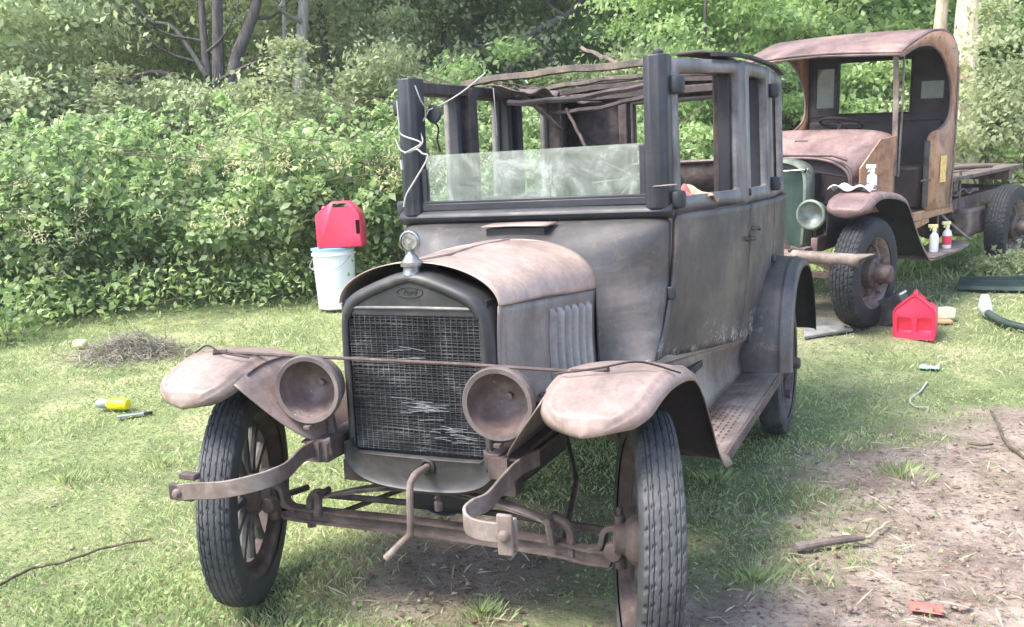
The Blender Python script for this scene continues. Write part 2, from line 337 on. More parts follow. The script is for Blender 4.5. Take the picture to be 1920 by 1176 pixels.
# ============================================================ WHEELS
def tyre_mb(R, W, ribs=(.0, .36, .72), nseg=480, depth=.006):
    # round-shouldered tyre; ribs with zigzag grooves and cut shoulders
    prof = []
    h = R*.0+W*.85
    for k in range(89):
        s = -1+2*k/88; prof.append((s*W*.44, R-.16*W*abs(s)**2.6*.6, s))
    for s in (-1, 1):
        side = []
        for k in range(1, 9):
            a = k/8; x = s*(W*.44+W*.07*math.sin(a*math.pi*.85)); r = R-.10*W-a*h*.78; side.append((x, r, None))
        prof = side[::-1]+prof if s < 0 else prof+side
    m = len(prof); V = np.zeros((nseg, m, 3)); th = np.arange(nseg)*2*math.pi/nseg
    for j, (x, r, s) in enumerate(prof):
        rr = np.full(nseg, r)
        if s is not None:
            z = (np.arange(nseg) % 10)/10.0
            zig = np.abs(z-.5)*.05
            for g in ribs:
                for sg in ((-1, 1) if g else (1,)):
                    rr -= depth*np.exp(-((s-sg*(g+zig-.03 if g > .5 else g))/.022)**2)
            q = np.arange(nseg)+int(round(6*s))
            if abs(s) > .80: rr -= depth*((q % 10) < 3)
            elif .58 < abs(s) < .68 or .44 < abs(s) < .54: rr -= depth*.8*((q % 10) < 2)
            elif .22 < abs(s) < .30 or .10 < abs(s) < .17: rr -= depth*.8*(((q+5) % 10) < 2)
            if abs(s) > .995: rr += 0
        V[:, j, 0] = x; V[:, j, 1] = rr*np.cos(th); V[:, j, 2] = rr*np.sin(th)
    i, j = np.meshgrid(np.arange(nseg), np.arange(m-1), indexing='ij'); a = i*m+j; b = ((i+1) % nseg)*m+j
    return V.reshape(-1, 3), np.stack([a.ravel(), b.ravel(), (b+1).ravel(), (a+1).ravel()], 1)
def make_wheel(parent, loc, rot, R, W, rimR, nsp, side, cache, kind='car'):
    # part 'wheel' is the hub; tyre, rim and spokes are its sub-parts. side = +1: outer face towards +X
    key = kind
    if key not in cache:
        c = {}
        V, Q = tyre_mb(R, W, (.19, .56, .78) if kind == 'car' else (.0, .34, .7), depth=.006 if kind == 'car' else .011)
        c['tyre'] = nmesh('tyre', V, Q, MAT['rubber'] if kind == 'car' else MAT['rubber_old'])
        cache[key] = c
    c = cache[key]
    hub = MB()
    if kind == 'car':
        hub.lathe([(0, .115), (.022, .115), (.030, .108), (.034, .07), (.062, .06), (.075, .045), (.078, .02), (.078, -.02), (.07, -.04), (.045, -.06), (.04, -.09), (0, -.09)], 24)
        for k in range(6):
            a = k*math.pi/3; hub.tube([(.02, .06*math.cos(a), .06*math.sin(a)), (.056, .06*math.cos(a), .06*math.sin(a))], .007, 6)
    else:
        hub.lathe([(0, .20), (.055, .20), (.068, .185), (.07, .10), (.10, .095), (.115, .08), (.115, -.02), (.09, -.06), (.06, -.1), (0, -.1)], 28)
        for k in range(6):
            a = k*math.pi/3; hub.tube([(.05, .095*math.cos(a), .095*math.sin(a)), (.115, .095*math.cos(a), .095*math.sin(a))], .011, 6)
    h = ob('wheel', hub, MAT['rust'], parent)
    h.location = loc; h.rotation_euler = rot
    t = nobj('tyre', c['tyre'], h)
    rim = MB(); w = W*.42
    rim.lathe([(rimR+.012, w), (rimR+.002, w*1.02), (rimR-.010, w*.9), (rimR-.022, w*.45), (rimR-.030, w*.3), (rimR-.030, -w*.3), (rimR-.022, -w*.45), (rimR-.010, -w*.9), (rimR+.002, -w*1.02), (rimR+.012, -w)], 64)
    rim.lathe([(rimR-.030, w*.3), (rimR-.052, w*.28), (rimR-.052, -w*.28), (rimR-.030, -w*.3)], 64)
    for k in range(5 if kind == 'car' else 6):
        a = k*2*math.pi/(5 if kind == 'car' else 6)+.3
        rim.box((w*.55, (rimR-.035)*math.cos(a), (rimR-.035)*math.sin(a)), (.035, .035, .035), Matrix.Rotation(a, 3, 'X'))
    ob('rim', rim, MAT['rust'] if kind == 'car' else MAT['rustlight'], h, smooth=40)
    for k in range(nsp):
        a = 2*math.pi*k/nsp; m = MB(); c0, s0 = math.cos(a), math.sin(a)
        if kind == 'car':
            m.tube([(0, r*c0, r*s0) for r in (.07, .12, .2, rimR-.045)], [.021, .017, .015, .018], 8)
        else:
            m.prism([(x, r*c0-b*s0, r*s0+b*c0) for x, r, b in ((.03, .09, .055), (.03, .09, -.055), (.0, rimR-.04, -.028), (.0, rimR-.04, .028))], (-.04, 0, 0))
        ob('spoke', m, MAT['spoke'] if kind == 'car' else MAT['rust'], h, bevel=0 if kind == 'car' else .006)
    if side < 0: h.scale = (-1, 1, 1)
    return h
# ============================================================ OLD CAR
car = tag(empty('sedan'), 'derelict grey and rust vintage sedan with lensless headlamps and a torn-off roof', 'car')
WC = {}
STEER = R_(23)
make_wheel(car, (-.715, 0, .381), (0, R_(1.5), STEER), .381, .118, .285, 12, -1, WC)
make_wheel(car, (.715, 0, .381), (0, R_(4), STEER), .381, .118, .285, 12, 1, WC)
make_wheel(car, (-.715, 2.54, .381), (0, 0, 0), .381, .118, .285, 12, -1, WC)
make_wheel(car, (.725, 2.54, .381), (0, 0, 0), .381, .118, .285, 12, 1, WC)
def Wb(y): return float(np.interp(y, [.95, 1.3, 1.7, 2.3, 2.8, 3.0], [.565, .65, .712, .728, .715, .69]))
def S(sd, y, z, off=0):
    if z < 1.26: x = Wb(y)-.003-.055*(max(0, 1.25-z)/.6)**2
    else: x = Wb(y)+.004-(z-1.27)*.015
    return Vector((sd*(x+off), y, z))
def ztop(y): return float(np.interp(y, [.95, 1.7, 2.3, 3.0], [1.835, 1.878, 1.895, 1.90]))
def fseam(z): return float(np.interp(z, [.66, .74, .85, 1.0, 1.27, 1.9], [.72, .78, .88, .95, .972, 1.0]))
def arcs(z): return 2.296 if z > .95 else 2.54-math.sqrt(max(.0, .62**2-(z-.38)**2))
def panel(name, sd, front, rear, zb, zt, mat, parent, nu=18, nv=22, off=0, thick=.022):
    m = MB()
    def fn(u, v):
        z = zb(u)+(zt(u)-zb(u))*v; y = front(z)+(rear(z)-front(z))*u; return S(sd, y, z, off)
    m.grid(fn, nu, nv, flip=sd > 0)
    return ob(name, m, mat, parent, solid=thick, off=-1)
def rrect(y0, y1, z0, z1, r, n=6, rb=.012):
    pts = []
    for cy, cz, a0, rr in ((y1-r, z1-r, 0, r), (y0+r, z1-r, 90, r), (y0+rb, z0+rb, 180, rb), (y1-rb, z0+rb, 270, rb)):
        for k in range(n+1):
            a = R_(a0+90*k/n); pts.append((cy+rr*math.cos(a), cz+rr*math.sin(a)))
    return pts
def wframe(name, sd, y0, y1, z0, zt, iy0, iy1, iz0, izt, mat, parent, off=0, shear=0):
    m = MB(); inn = rrect(iy0, iy1, iz0, izt, .04); out = rrect(y0, y1, z0, zt, .006, rb=.006)
    def f(p, y, z):
        k = (p[1]-z0)/(zt-z0); dz = (ztop(p[0])-ztop(.5*(y0+y1)))*max(0, k)
        return S(sd, p[0]+shear*k, p[1]+dz, off)
    o = [f(p, 0, 0) for p in out]; i = [f(p, 0, 0) for p in inn]
    if sd > 0: m.ring(o, i)
    else: m.ring(i, o)
    return ob(name, m, mat, parent, solid=.034, off=-1 if True else 1)
for sd in (1, -1):
    # front door
    d = panel('door', sd, lambda z: fseam(z)+.006, lambda z: 1.697, lambda u: .742-.085*u, lambda u: 1.262, MAT['body'], car)
    wframe('window_frame', sd, fseam(1.5)+.008, 1.698, 1.263, ztop(1.35)-.006, fseam(1.5)+.05, 1.60, 1.325, ztop(1.35)-.055, MAT['frame_paint'], d, off=.002)
    m = MB(); m.grid(lambda u, v: S(sd, fseam(1.25)+.03+(1.66-fseam(1.25)-.03)*u, 1.222+.038*v, .010*math.sin(math.pi*v)+.001), 12, 7, flip=sd > 0); ob('belt_moulding', m, MAT['frame_paint'], d, solid=.004)
    m = MB(); y, z = 1.655, 1.11; p = S(sd, y, z)
    m.lathe([(0, 0), (.018, 0), (.018, .008), (.008, .014), (.008, .04), (0, .04)], 14, Matrix.Translation(p) @ Matrix.Scale(sd, 4, (1, 0, 0)))
    m.tube(crv([p+Vector((sd*.04, -.005, 0)), p+Vector((sd*.046, .04, .0)), p+Vector((sd*.044, .09, .0))], 6), [.009]*3+[.011]*3+[.008], 8); ob('door_handle', m, MAT['rust'], d)
    for zz in (1.735, 1.315, .97):
        m = MB(); yf = fseam(zz); p = S(sd, yf, zz)
        m.lathe([(.0, -.035), (.028, -.032), (.033, -.02), (.033, .02), (.028, .032), (0, .035)] if zz > 1 else [(0, -.025), (.022, -.023), (.022, .023), (0, .025)], 14, Matrix.Translation(p+Vector((sd*.012, 0.01, 0))) @ Matrix.Rotation(R_(90), 4, 'Y'))
        if zz < 1: m.box(p+Vector((sd*.012, .035, 0)), (.02, .07, .042))
        ob('hinge', m, MAT['slate'], d, bevel=.004)
    # rear door
    d = panel('door', sd, lambda z: 1.706, arcs, lambda u: .655-.03*u, lambda u: 1.262, MAT['body'], car)
    wframe('window_frame', sd, 1.706, 2.290, 1.263, ztop(2.0)-.006, 1.80, 2.205, 1.325, ztop(2.0)-.06, MAT['frame_paint'], d, off=.002)
    m = MB(); p = S(sd, 1.745, 1.15)
    m.tube(crv([p, p+Vector((sd*.035, 0, 0)), p+Vector((sd*.042, .05, .0)), p+Vector((sd*.040, .085, -.01))], 8), .008, 8); ob('door_handle', m, MAT['rust'], d)
    m = MB(); p = S(sd, 1.76, 1.31); m.lathe([(0, 0), (.016, 0), (.016, .01), (0, .012)], 12, Matrix.Translation(p) @ Matrix.Scale(sd, 4, (1, 0, 0))); ob('lock_boss', m, MAT['slate'], d)
    for zz in (1.78, 1.33, .96):
        m = MB(); yf = 2.30 if zz > 1 else 2.28; p = S(sd, yf, zz)
        m.lathe([(.0, -.035), (.028, -.032), (.033, -.02), (.033, .02), (.028, .032), (0, .035)] if zz > 1 else [(0, -.02), (.02, -.02), (.02, .02), (0, .02)], 14, Matrix.Translation(p+Vector((sd*.014, 0.02, 0))) @ Matrix.Rotation(R_(90), 4, 'Y'))
        if zz < 1: m.box(p+Vector((sd*.02, .04, 0)), (.03, .09, .034))
        ob('hinge', m, MAT['slate'], d, bevel=.004)
    # rear quarter
    q = panel('quarter_panel', sd, lambda z: arcs(z)+.010, lambda z: 3.0, lambda u: .60+.0*u, lambda u: 1.262, MAT['body'], car)
    wframe('window_frame', sd, 2.302, 2.995, 1.263, ztop(2.6)-.006, 2.40, 2.86, 1.325, ztop(2.6)-.07, MAT['frame_paint'], q, off=.002)
    # wooden inner posts
    for y0, wd, dp in ((1.615, .05, .05), (1.70, .085, .10), (2.26, .06, .06), (2.33, .06, .09), (2.93, .10, .09)):
        m = MB(); x = sd*(Wb(y0)-.03-dp/2); m.box((x, y0, 1.56), (dp, wd, .60)); m.box((x+sd*(dp/2-.012)*-1, y0-.2*wd, 1.56), (.03, wd*.25, .59)); ob('inner_post', m, MAT['slate'] if wd < .07 else MAT['wood'], car, bevel=.008)
    # top rail of grey wood over the doors
    m = MB(); m.strip([S(sd, y, ztop(y)-.03, -.075) for y in (1.02, 1.4, 1.8, 2.3, 2.9)], (1, 0, 0), .05, .05); ob('roof_rail', m, MAT['wood'], car, bevel=.006)
    # windshield pillar, outer sheet and inner face
    m = MB()
    sec = [(.046, .045), (.052, .01), (.046, -.025), (.02, -.045), (-.02, -.048), (-.042, -.03), (-.045, .04)]
    m.prism([(sd*(.520+a), .962+b, 1.285) for a, b in sec], (0, .012, .56)); ob('windshield_pillar', m, MAT['slate'], car, bevel=.006)
    # body sill
    m = MB(); m.strip([S(sd, y, z, -.0) for y, z in ((.74, .735), (1.1, .70), (1.5, .672), (1.95, .618))], (0, 0, 1), .03, .02); ob('body_sill', m, MAT['hoodside'], car, bevel=.005)
    # splash apron between body and running board
    m = MB(); m.grid(lambda u, v: Vector((sd*((S(1, .62+1.36*u, .70).x-.012)*(1-v)+(.63+.015*u)*v-.025*math.sin(v*math.pi)), .62+1.36*u, float(np.interp(.62+1.36*u, [.62, .74, 1.1, 1.5, 1.98], [.73, .728, .695, .667, .61]))*(1-v)+.448*v)), 12, 8, flip=sd < 0); ob('splash_apron', m, MAT['apron'], car, solid=.004)
    # running board with raised rib pattern
    m = MB()
    def rbf(u, v): return Vector((sd*(.622+.20*v), .60+1.42*u, .446-.0*u))
    m.grid(rbf, 2, 2, flip=sd < 0); b = ob('running_board', m, MAT['rustlight'], car, solid=.006, off=-1)
    m = MB()
    for i in range(26):
        for j in range(6):
            m.box((sd*(.655+.024*j), .72+.047*i+(.02 if j % 2 else 0), .449), (.008, .026, .006))
    m.strip([(sd*.815, .60, .449), (sd*.815, 2.0, .449)], (1, 0, 0), .010, .007)
    m.strip([(sd*.823, .60, .430), (sd*.823, 2.02, .430)], (0, 0, 1), .034, .005)
    ob('tread_ribs', m, MAT['rust'], b, smooth=0)
# rear body shell, back wall with its window hole
m = MB()
m.grid(lambda u, v: Vector((-.69+1.38*u, 3.0+.10*math.sin(math.pi*u)**.5*(1-.2*v), .60+.66*v)), 24, 10, flip=False); ob('rear_panel', m, MAT['body'], car, solid=.02)
m = MB()
out = [(-.68, 1.27), (.1, 1.27), (.68, 1.27), (.68, 1.58), (.68, 1.90), (.1, 1.93), (-.68, 1.90), (-.68, 1.58)]
inn = [(-.16, 1.47), (.14, 1.47), (.44, 1.47), (.44, 1.64), (.44, 1.81), (.14, 1.81), (-.16, 1.81), (-.16, 1.64)]
m.ring([(a, 3.02, b) for a, b in out], [(a, 3.02, b) for a, b in inn]); rw = ob('rear_wall', m, MAT['wood'], car, solid=.05)
m = MB(); fr = [(-.17, 1.46), (.45, 1.46), (.45, 1.82), (-.17, 1.82)]
m.tube([(a, 2.985, b) for a, b in fr], .012, 6, close=True); ob('window_trim', m, MAT['rustlight'], rw)
m = MB(); m.box((.0, 2.97, 1.87), (1.2, .05, .045)); m.box((-.22, 2.97, 1.62), (.05, .03, .5)); ob('wall_batten', m, MAT['wood'], rw, bevel=.006)
# floor, dash, seats
m = MB(); m.box((0, 2.0, .62), (1.18, 2.0, .03)); ob('floor', m, MAT['under'], car)
m = MB(); m.box((0, 1.02, 1.17), (1.06, .03, .16)); m.box((0, .98, .9), (1.0, .02, .6)); ob('dashboard', m, MAT['wood'], car, bevel=.01)
for y, w in ((1.72, 1.1), (2.62, 1.2)):
    m = MB(); m.box((0, y-.22, .86), (w, .46, .16)); s = ob('seat', m, MAT['trimcloth'], car, bevel=.05)
    m = MB(); m.box((0, y+.06, 1.06), (w, .09, .46), Matrix.Rotation(R_(-10), 3, 'X')); ob('backrest', m, MAT['wood'], s, bevel=.03)
cc = Vector((.33, 1.30, 1.375)); ax = Matrix.Rotation(R_(38), 4, 'X')
m = MB(); m.tube([cc+(ax @ Vector((.19*math.cos(a), .0, .19*math.sin(a)))) for a in [k*2*math.pi/40 for k in range(40)]], .013, 8, close=True)
sw = ob('steering_wheel', m, MAT['under'], car)
m = MB()
for k in range(4):
    a = R_(45+90*k); m.tube([cc+ax @ Vector((.02*math.cos(a), .03, .02*math.sin(a))), cc+ax @ Vector((.185*math.cos(a), 0, .185*math.sin(a)))], .009, 8)
m.tube([cc, cc+Vector((0, -.30, -.30))], .016, 10); m.tube([cc+Vector((-.03, -.05, .02)), cc+Vector((-.15, -.10, .01))], .006, 6); m.tube([cc+Vector((.03, -.05, .02)), cc+Vector((.15, -.10, .0))], .006, 6)
ob('steering_column', m, MAT['rustlight'], sw)
# cowl bar and windshield
m = MB(); m.grid(lambda u, v: Vector((-.580+1.160*u, .955-.030*math.sin(math.pi*v)-.012*math.sin(math.pi*u), 1.250+.052*v)), 20, 9)
m.box((0, .975, 1.28), (1.15, .05, .04)); ob('cowl_bar', m, MAT['slate'], car, solid=.006)
m = MB(); m.box((0, .962, 1.317), (.985, .040, .030)); m.box((0, .955, 1.336), (.96, .022, .014))
wf = ob('windshield_frame', m, MAT['slate'], car, bevel=.004)
for sd in (1, -1):
    m = MB(); m.box((sd*.466, .962, 1.425 if sd > 0 else 1.40), (.026, .03, .20 if sd > 0 else .15)); ob('side_rail', m, MAT['slate'], wf, bevel=.004)
m = MB(); m.box((0, .962, 1.435), (.915, .006, .190)); gl = ob('glass_pane', m, None, wf, smooth=0)
gm = bpy.data.materials.new('dusty_glass'); gm.use_nodes = True; n = gm.node_tree; n.nodes.clear()
o_ = N(n, 'ShaderNodeOutputMaterial'); tr = N(n, 'ShaderNodeBsdfTransparent'); tr.inputs[0].default_value = (.88, .96, .92, 1)
gs = N(n, 'ShaderNodeBsdfGlossy'); gs.inputs['Roughness'].default_value = .03; df = N(n, 'ShaderNodeBsdfDiffuse'); df.inputs[0].default_value = (.62, .68, .62, 1)
fz = N(n, 'ShaderNodeFresnel'); fz.inputs[0].default_value = 1.7; a1 = N(n, 'ShaderNodeMixShader'); n.links.new(fz.outputs[0], a1.inputs[0]); n.links.new(tr.outputs[0], a1.inputs[1]); n.links.new(gs.outputs[0], a1.inputs[2])
tcn = N(n, 'ShaderNodeTexCoord').outputs['Object']; du = ramp(n, noi(n, 6, 8, .75, tcn, .8), [(.35, (.07, .07, .07)), (.5, (.20, .20, .20)), (.62, (.42, .42, .42))])
a2 = N(n, 'ShaderNodeMixShader'); n.links.new(du, a2.inputs[0]); n.links.new(a1.outputs[0], a2.inputs[1]); n.links.new(df.outputs[0], a2.inputs[2]); n.links.new(a2.outputs[0], o_.inputs[0])
gl.data.materials.append(gm)
# cowl: lofted from the hood's rear arch out to the door seam
def arch(w, zs, h, n_, z0, k):      # k 0..1 round the section from left foot over the top to right foot
    a = (k-.5)*2; s = 1 if a > 0 else -1; a = abs(a)
    if a > .5:
        return s*w, zs+(z0-zs)*((a-.5)/.5)
    t = a/.5*math.pi/2; return s*w*math.sin(t)**(2/n_), zs+h*math.cos(t)**(2/n_)
def cowlf(u, v):
    e = u; wv = .338+(.562-.338)*(math.sin(e*math.pi/2)**1.25 if e > 0 else 0)
    zs = 1.0+.19*e**1.1; h = 1.192+.062*e**.8-zs; nn = 2.3+9*e**2; z0 = .60+.12*e
    x, z = arch(wv, zs, h, nn, z0, v); y = .735+.225*e
    if abs(v-.5) > .25: y = y + (fseam(z)-.965)*e*1.0 if z < 1.0 else y
    if z < 1.15: x *= 1-.05*e*((1.15-z)/.5)
    return Vector((x, y, z))
m = MB(); m.grid(cowlf, 22, 90, flip=True); ob('cowl', m, MAT['cowlm'], car, smooth=50, solid=.004)
m = MB(); m.grid(lambda u, v: Vector((-.125+.27*u-.0*v, .76+.12*v, 1.245+.006*v-.006*abs(u-.5))), 8, 4)
ob('cowl_vent', m, MAT['rust_top'], car, solid=.005); m = MB(); m.box((.01, .81, 1.222), (.24, .07, .026)); ob('vent_opening', m, MAT['under'], car)
# hood: top shell and louvred sides
def hoodtop(u, v):
    wv = .282+(.340-.282)*u; zs = 1.055+(1.012-1.055)*u; h = .127+(.184-.127)*u; nn = 1.95+.45*u
    x, z = arch(wv, zs, h, nn, zs, .25+.5*v); y = .012+.738*u
    z += .007*math.exp(-((x+.0)/.02)**2)*0 - .004*math.exp(-((u-.32)/.03)**2)*(1 if x > 0 else 0)*math.sin(v*3)
    z += .003*math.sin(9*u+4*v)
    return Vector((x, y-.0, z))
m = MB(); m.grid(hoodtop, 26, 60, flip=True); ht = ob('hood', m, MAT['rust_top'], car, smooth=60, solid=.003)
m = MB(); m.tube([hoodtop(u, .5)+Vector((0, 0, .003)) for u in (.02, .3, .6, .98)], .005, 6); ob('hood_hinge', m, MAT['rust_top'], ht)
for sd in (1, -1):
    def hs(u, v): return Vector((sd*((.282+.058*u)-.004-.010*math.sin(v*3.1)), .016+.722*u, (1.052-.043*u)*v+(.715-.03*u)*(1-v)))
    m = MB(); m.grid(hs, 20, 14, flip=sd < 0); s = ob('hood_side', m, MAT['hoodside'], car, solid=.003)
    for k in range(6):
        m = MB(); uu = .50+.080*k
        def lf(a, b):
            c = hs(uu+.046*(a-.5), .10+.78*b); bul = .019*math.sin(math.pi*a)**.7*min(1, math.sin(math.pi*b)*5)**.5
            return c+Vector((sd*(.003+bul), 0, 0))
        m.grid(lf, 9, 20, flip=sd < 0); lv = ob('louver', m, MAT['louver'], s, smooth=60)
        m = MB(); m.strip([hs(uu+.030, .10+.78*b)+Vector((sd*.0035, 0, 0)) for b in (.05, .5, .95)], (0, 1, 0), .013, .002); ob('slot', m, MAT['under'], lv)
    m = MB(); m.tube([hs(.32+.02*a, .06)+Vector((sd*.01, 0, .0)) for a in (0, 3)]+[hs(.40, .10)+Vector((sd*.03, 0, 0))], .006, 6); ob('latch', m, MAT['rust'], s)
    m = MB(); m.tube([hs(.02, 1)+Vector((sd*.002, 0, .002)), hs(.98, 1)+Vector((sd*.002, 0, .002))], .0035, 6); ob('hinge_rod', m, MAT['rust'], s)
# engine and gearbox mass, added inside to block light
m = MB(); m.box((0, .40, .72), (.30, .56, .42)); m.box((0, .5, .42), (.30, .8, .16)); m.box((-.05, .3, .97), (.16, .4, .10)); ob('engine', m, MAT['under'], car, bevel=.03)
# radiator shell: outline ring with rolled rims, lower apron
def shell_outline(s=1.0, dz=0):
    half = [(0, 1.157), (.05, 1.152), (.11, 1.133), (.17, 1.110), (.215, 1.088), (.243, 1.060), (.256, 1.02), (.262, .95), (.262, .80), (.262, .66), (.264, .58)]
    return half
half = shell_outline(); top = [(-x, z) for x, z in half[::-1]]+half[1:]
cr = [Vector((x, 0, z)) for x, z in top]; topc = crv(cr, 72)
def inset(p, d): c = Vector((0, 0, .82)); sx = max(0, (abs(p.x)-d)/max(abs(p.x), 1e-6)); return Vector((p.x*sx, 0, p.z-(d if p.z > 1.03 else 0)))
m = MB(); n_ = len(topc)
rows = []
for y, d in ((.085, -.003), (.05, -.001), (.0, .0), (-.018, .003), (-.030, .012), (-.032, .020), (-.026, .027), (-.022, .029)):
    rows.append([inset(p, d)+Vector((0, y, 0)) for p in topc])
m.add([p for r in rows for p in r], [(i*n_+j, i*n_+j+1, (i+1)*n_+j+1, (i+1)*n_+j) for i in range(len(rows)-1) for j in range(n_-1)])
sh = ob('radiator_shell', m, MAT['shell'], car, smooth=60, solid=.003)
# top tank face under the peak
m = MB(); pk = [inset(p, .026)+Vector((0, -.022, 0)) for p in topc if p.z > 1.05]
m.prism(pk, (0, .02, 0)); tank = ob('top_tank', m, MAT['shell'], sh, smooth=30)
m = MB(); m.tube([(-.228, -.022, 1.047), (0, -.024, 1.049), (.228, -.022, 1.047)], .005, 8); ob('tank_bead', m, MAT['frame_paint'], sh)
m = MB(); m.tube([(.045*math.cos(a), -.024, 1.097+.016*math.sin(a)) for a in [k*math.pi/12 for k in range(24)]], .0016, 6, close=True); ob('badge', m, MAT['shell'], sh)
tc_ = bpy.data.curves.new('badge_lettering', 'FONT'); tc_.body = 'Ford'; tc_.size = .024; tc_.extrude = .001; tc_.align_x = 'CENTER'; tc_.align_y = 'CENTER'; tc_.shear = .4
tob = bpy.data.objects.new('tmp', tc_); scene.collection.objects.link(tob); dg = bpy.context.evaluated_depsgraph_get(); tme = bpy.data.meshes.new_from_object(tob.evaluated_get(dg)); bpy.data.objects.remove(tob)
tme.materials.clear(); tme.materials.append(MAT['shell']); bo = nobj('badge_lettering', tme, sh); bo.location = (0, -.0235, 1.097); bo.rotation_euler = (R_(90), 0, 0)
# lower apron of the shell
low = [(-.266, .612), (-.270, .57), (-.255, .53), (-.215, .497), (-.15, .476), (-.07, .467), (0, .465)]
low = low+[(-x, z) for x, z in low[-2::-1]]; lowc = crv([(x, 0, z) for x, z in low], 40)
upc = crv([(x, 0, z) for x, z in [(-.238, .625), (-.236, .605), (-.224, .590), (-.20, .585), (0, .583), (.20, .585), (.224, .590), (.236, .605), (.238, .625)]], 40)
m = MB(); rws = []
for t, yy in ((0, -.030), (.06, -.040), (.14, -.036), (.3, -.034), (.6, -.034), (.86, -.036), (.93, -.044), (1, -.040)):
    rws.append([upc[i].lerp(lowc[i], t)+Vector((0, yy, 0)) for i in range(41)])
rws.append([p+Vector((0, .02, 0)) for p in lowc]); rws.append([p+Vector((0, .10, 0)) for p in lowc])
m.add([p for r in rws for p in r], [(i*41+j, (i+1)*41+j, (i+1)*41+j+1, i*41+j+1) for i in range(len(rws)-1) for j in range(40)])
ap = ob('radiator_apron', m, MAT['shell'], car, smooth=60, solid=.003)
m = MB(); m.lathe([(.014, -.03), (.026, -.03), (.026, .006), (.020, .010), (.014, .006)], 20, Matrix.Translation((.035, -.038, .553)) @ Matrix.Rotation(R_(-90), 4, 'Z')); ob('crank_hole', m, MAT['under'], ap)
# core
m = MB(); m.box((0, .03, .82), (.50, .07, .50)); m.box((0, .03, 1.06), (.34, .06, .04)); core = ob('radiator_core', m, MAT['core'], car, smooth=0)
m = MB()
for k in range(62):
    z = .592+.4535*k/61; rz = random.uniform(.3, 1); a = random.uniform(0, 6); pts = []
    for i in range(29):
        x = -.238+.476*i/28
        bend = .0022*math.sin(x*14+a)*rz+(.0045*math.exp(-((x-.03)/.08)**2)*math.sin(z*90) if .66 < z < .80 else 0)+(.006*math.exp(-((x-.12)/.09)**2)*math.sin(z*130+1) if z < .68 else 0)
        pts.append((x, -.012+random.uniform(-.0012, .0012), z+bend))
    m.strip(pts, (0, 1, .25 if k % 3 else -.3), .012, .0008)
ob('cooling_fins', m, MAT['fin'], core, smooth=0)
m = MB()
for k in range(25):
    x = -.228+.456*k/24; m.strip([(x, -.0175, .59), (x, -.0175, 1.045)], (1, 0, 0), .0016, .002)
ob('cooling_tubes', m, MAT['fin'], core, smooth=0)
m = MB()
for cx_, cz_, nx, nz, cnt in ((.02, .735, .075, .030, 22), (.12, .650, .08, .028, 16), (-.02, .93, .07, .06, 5)):
    for k in range(cnt):
        x = cx_+random.gauss(0, nx*.5); z = cz_+random.gauss(0, nz*.6); L_ = random.uniform(.015, .05); t_ = random.uniform(-.12, .12)
        m.strip([(x-L_, -.021, z-t_*L_), (x, -.022, z+.002), (x+L_, -.021, z+t_*L_)], (0, .3, 1), .0011, .0012)
ob('bent_fins', m, MAT['finbare_glint'], core, smooth=0)
# filler cap with round temperature gauge
m = MB(); RZ = Matrix.Translation((0, .0, 1.145)) @ Matrix.Rotation(R_(-90), 4, 'Y')
m.lathe([(.030, 0), (.032, .004), (.027, .018), (.027, .028), (.034, .030), (.034, .042), (.026, .048), (.018, .062), (.012, .068), (.010, .076), (0, .076)], 24, RZ); cp = ob('radiator_cap', m, MAT['chrome'], car)
m = MB(); gc = Vector((0, .0, 1.250)); m.lathe([(.029, -.008), (.034, -.006), (.034, .006), (.029, .008), (.026, .004), (0, .004)], 28, Matrix.Translation(gc) @ Matrix.Rotation(R_(90), 4, 'Z')); m.tube([(0, 0, 1.213), (0, 0, 1.226)], .008)
tg = ob('temperature_gauge', m, MAT['chrome'], cp); m = MB(); m.lathe([(.027, -.006), (.027, .006), (0, .0065)], 24, Matrix.Translation(gc) @ Matrix.Rotation(R_(-90), 4, 'Z')); m.lathe([(.027, -.006), (0, -.0065)], 24, Matrix.Translation(gc) @ Matrix.Rotation(R_(-90), 4, 'Z')); ob('dial', m, plain('clouded_dial', (.17, .165, .155), .25, 0, .5, 60), cp)
# headlamps, rusted open bowls
for sd, lc in ((1, (.327, -.115, .790)), (-1, (-.330, -.115, .800))):
    tilt = Matrix.Translation(lc) @ Matrix.Rotation(R_(11 if sd < 0 else 5), 4, 'Z') @ Matrix.Rotation(R_(0 if sd > 0 else 6), 4, 'Y') @ Matrix.Rotation(R_(-90), 4, 'Z')
    tilt = tilt @ Matrix.Scale(.94 if sd > 0 else .95, 4)
    m = MB(); m.lathe([(.098, .022), (.112, .024), (.117, .014), (.116, -.002), (.106, -.016), (.104, -.03), (.095, -.075), (.07, -.115), (.035, -.138), (0, -.143)], 44, tilt)
    hl = ob('headlight', m, MAT['lampshell'], car, smooth=60)
    m = MB(); m.lathe([(.100, .020), (.097, .0), (.090, -.04), (.070, -.078), (.04, -.098), (.012, -.104), (.012, -.085), (0, -.082)], 44, tilt); ob('reflector', m, MAT['reflector'], hl, smooth=60)
    m = MB(); m.box(Vector(lc)+Vector((sd*.0, -.02, -.118)), (.022, .03, .012)); ob('rim_clip', m, MAT['rust'], hl, bevel=.002)
    m = MB(); L = Vector(lc); m.tube(crv([L+Vector((0, .09, -.09)), L+Vector((0, .10, -.14)), L+Vector((-sd*.02, .08, -.18))], 6), .016, 10); ob('lamp_bracket', m, MAT['rust'], hl)
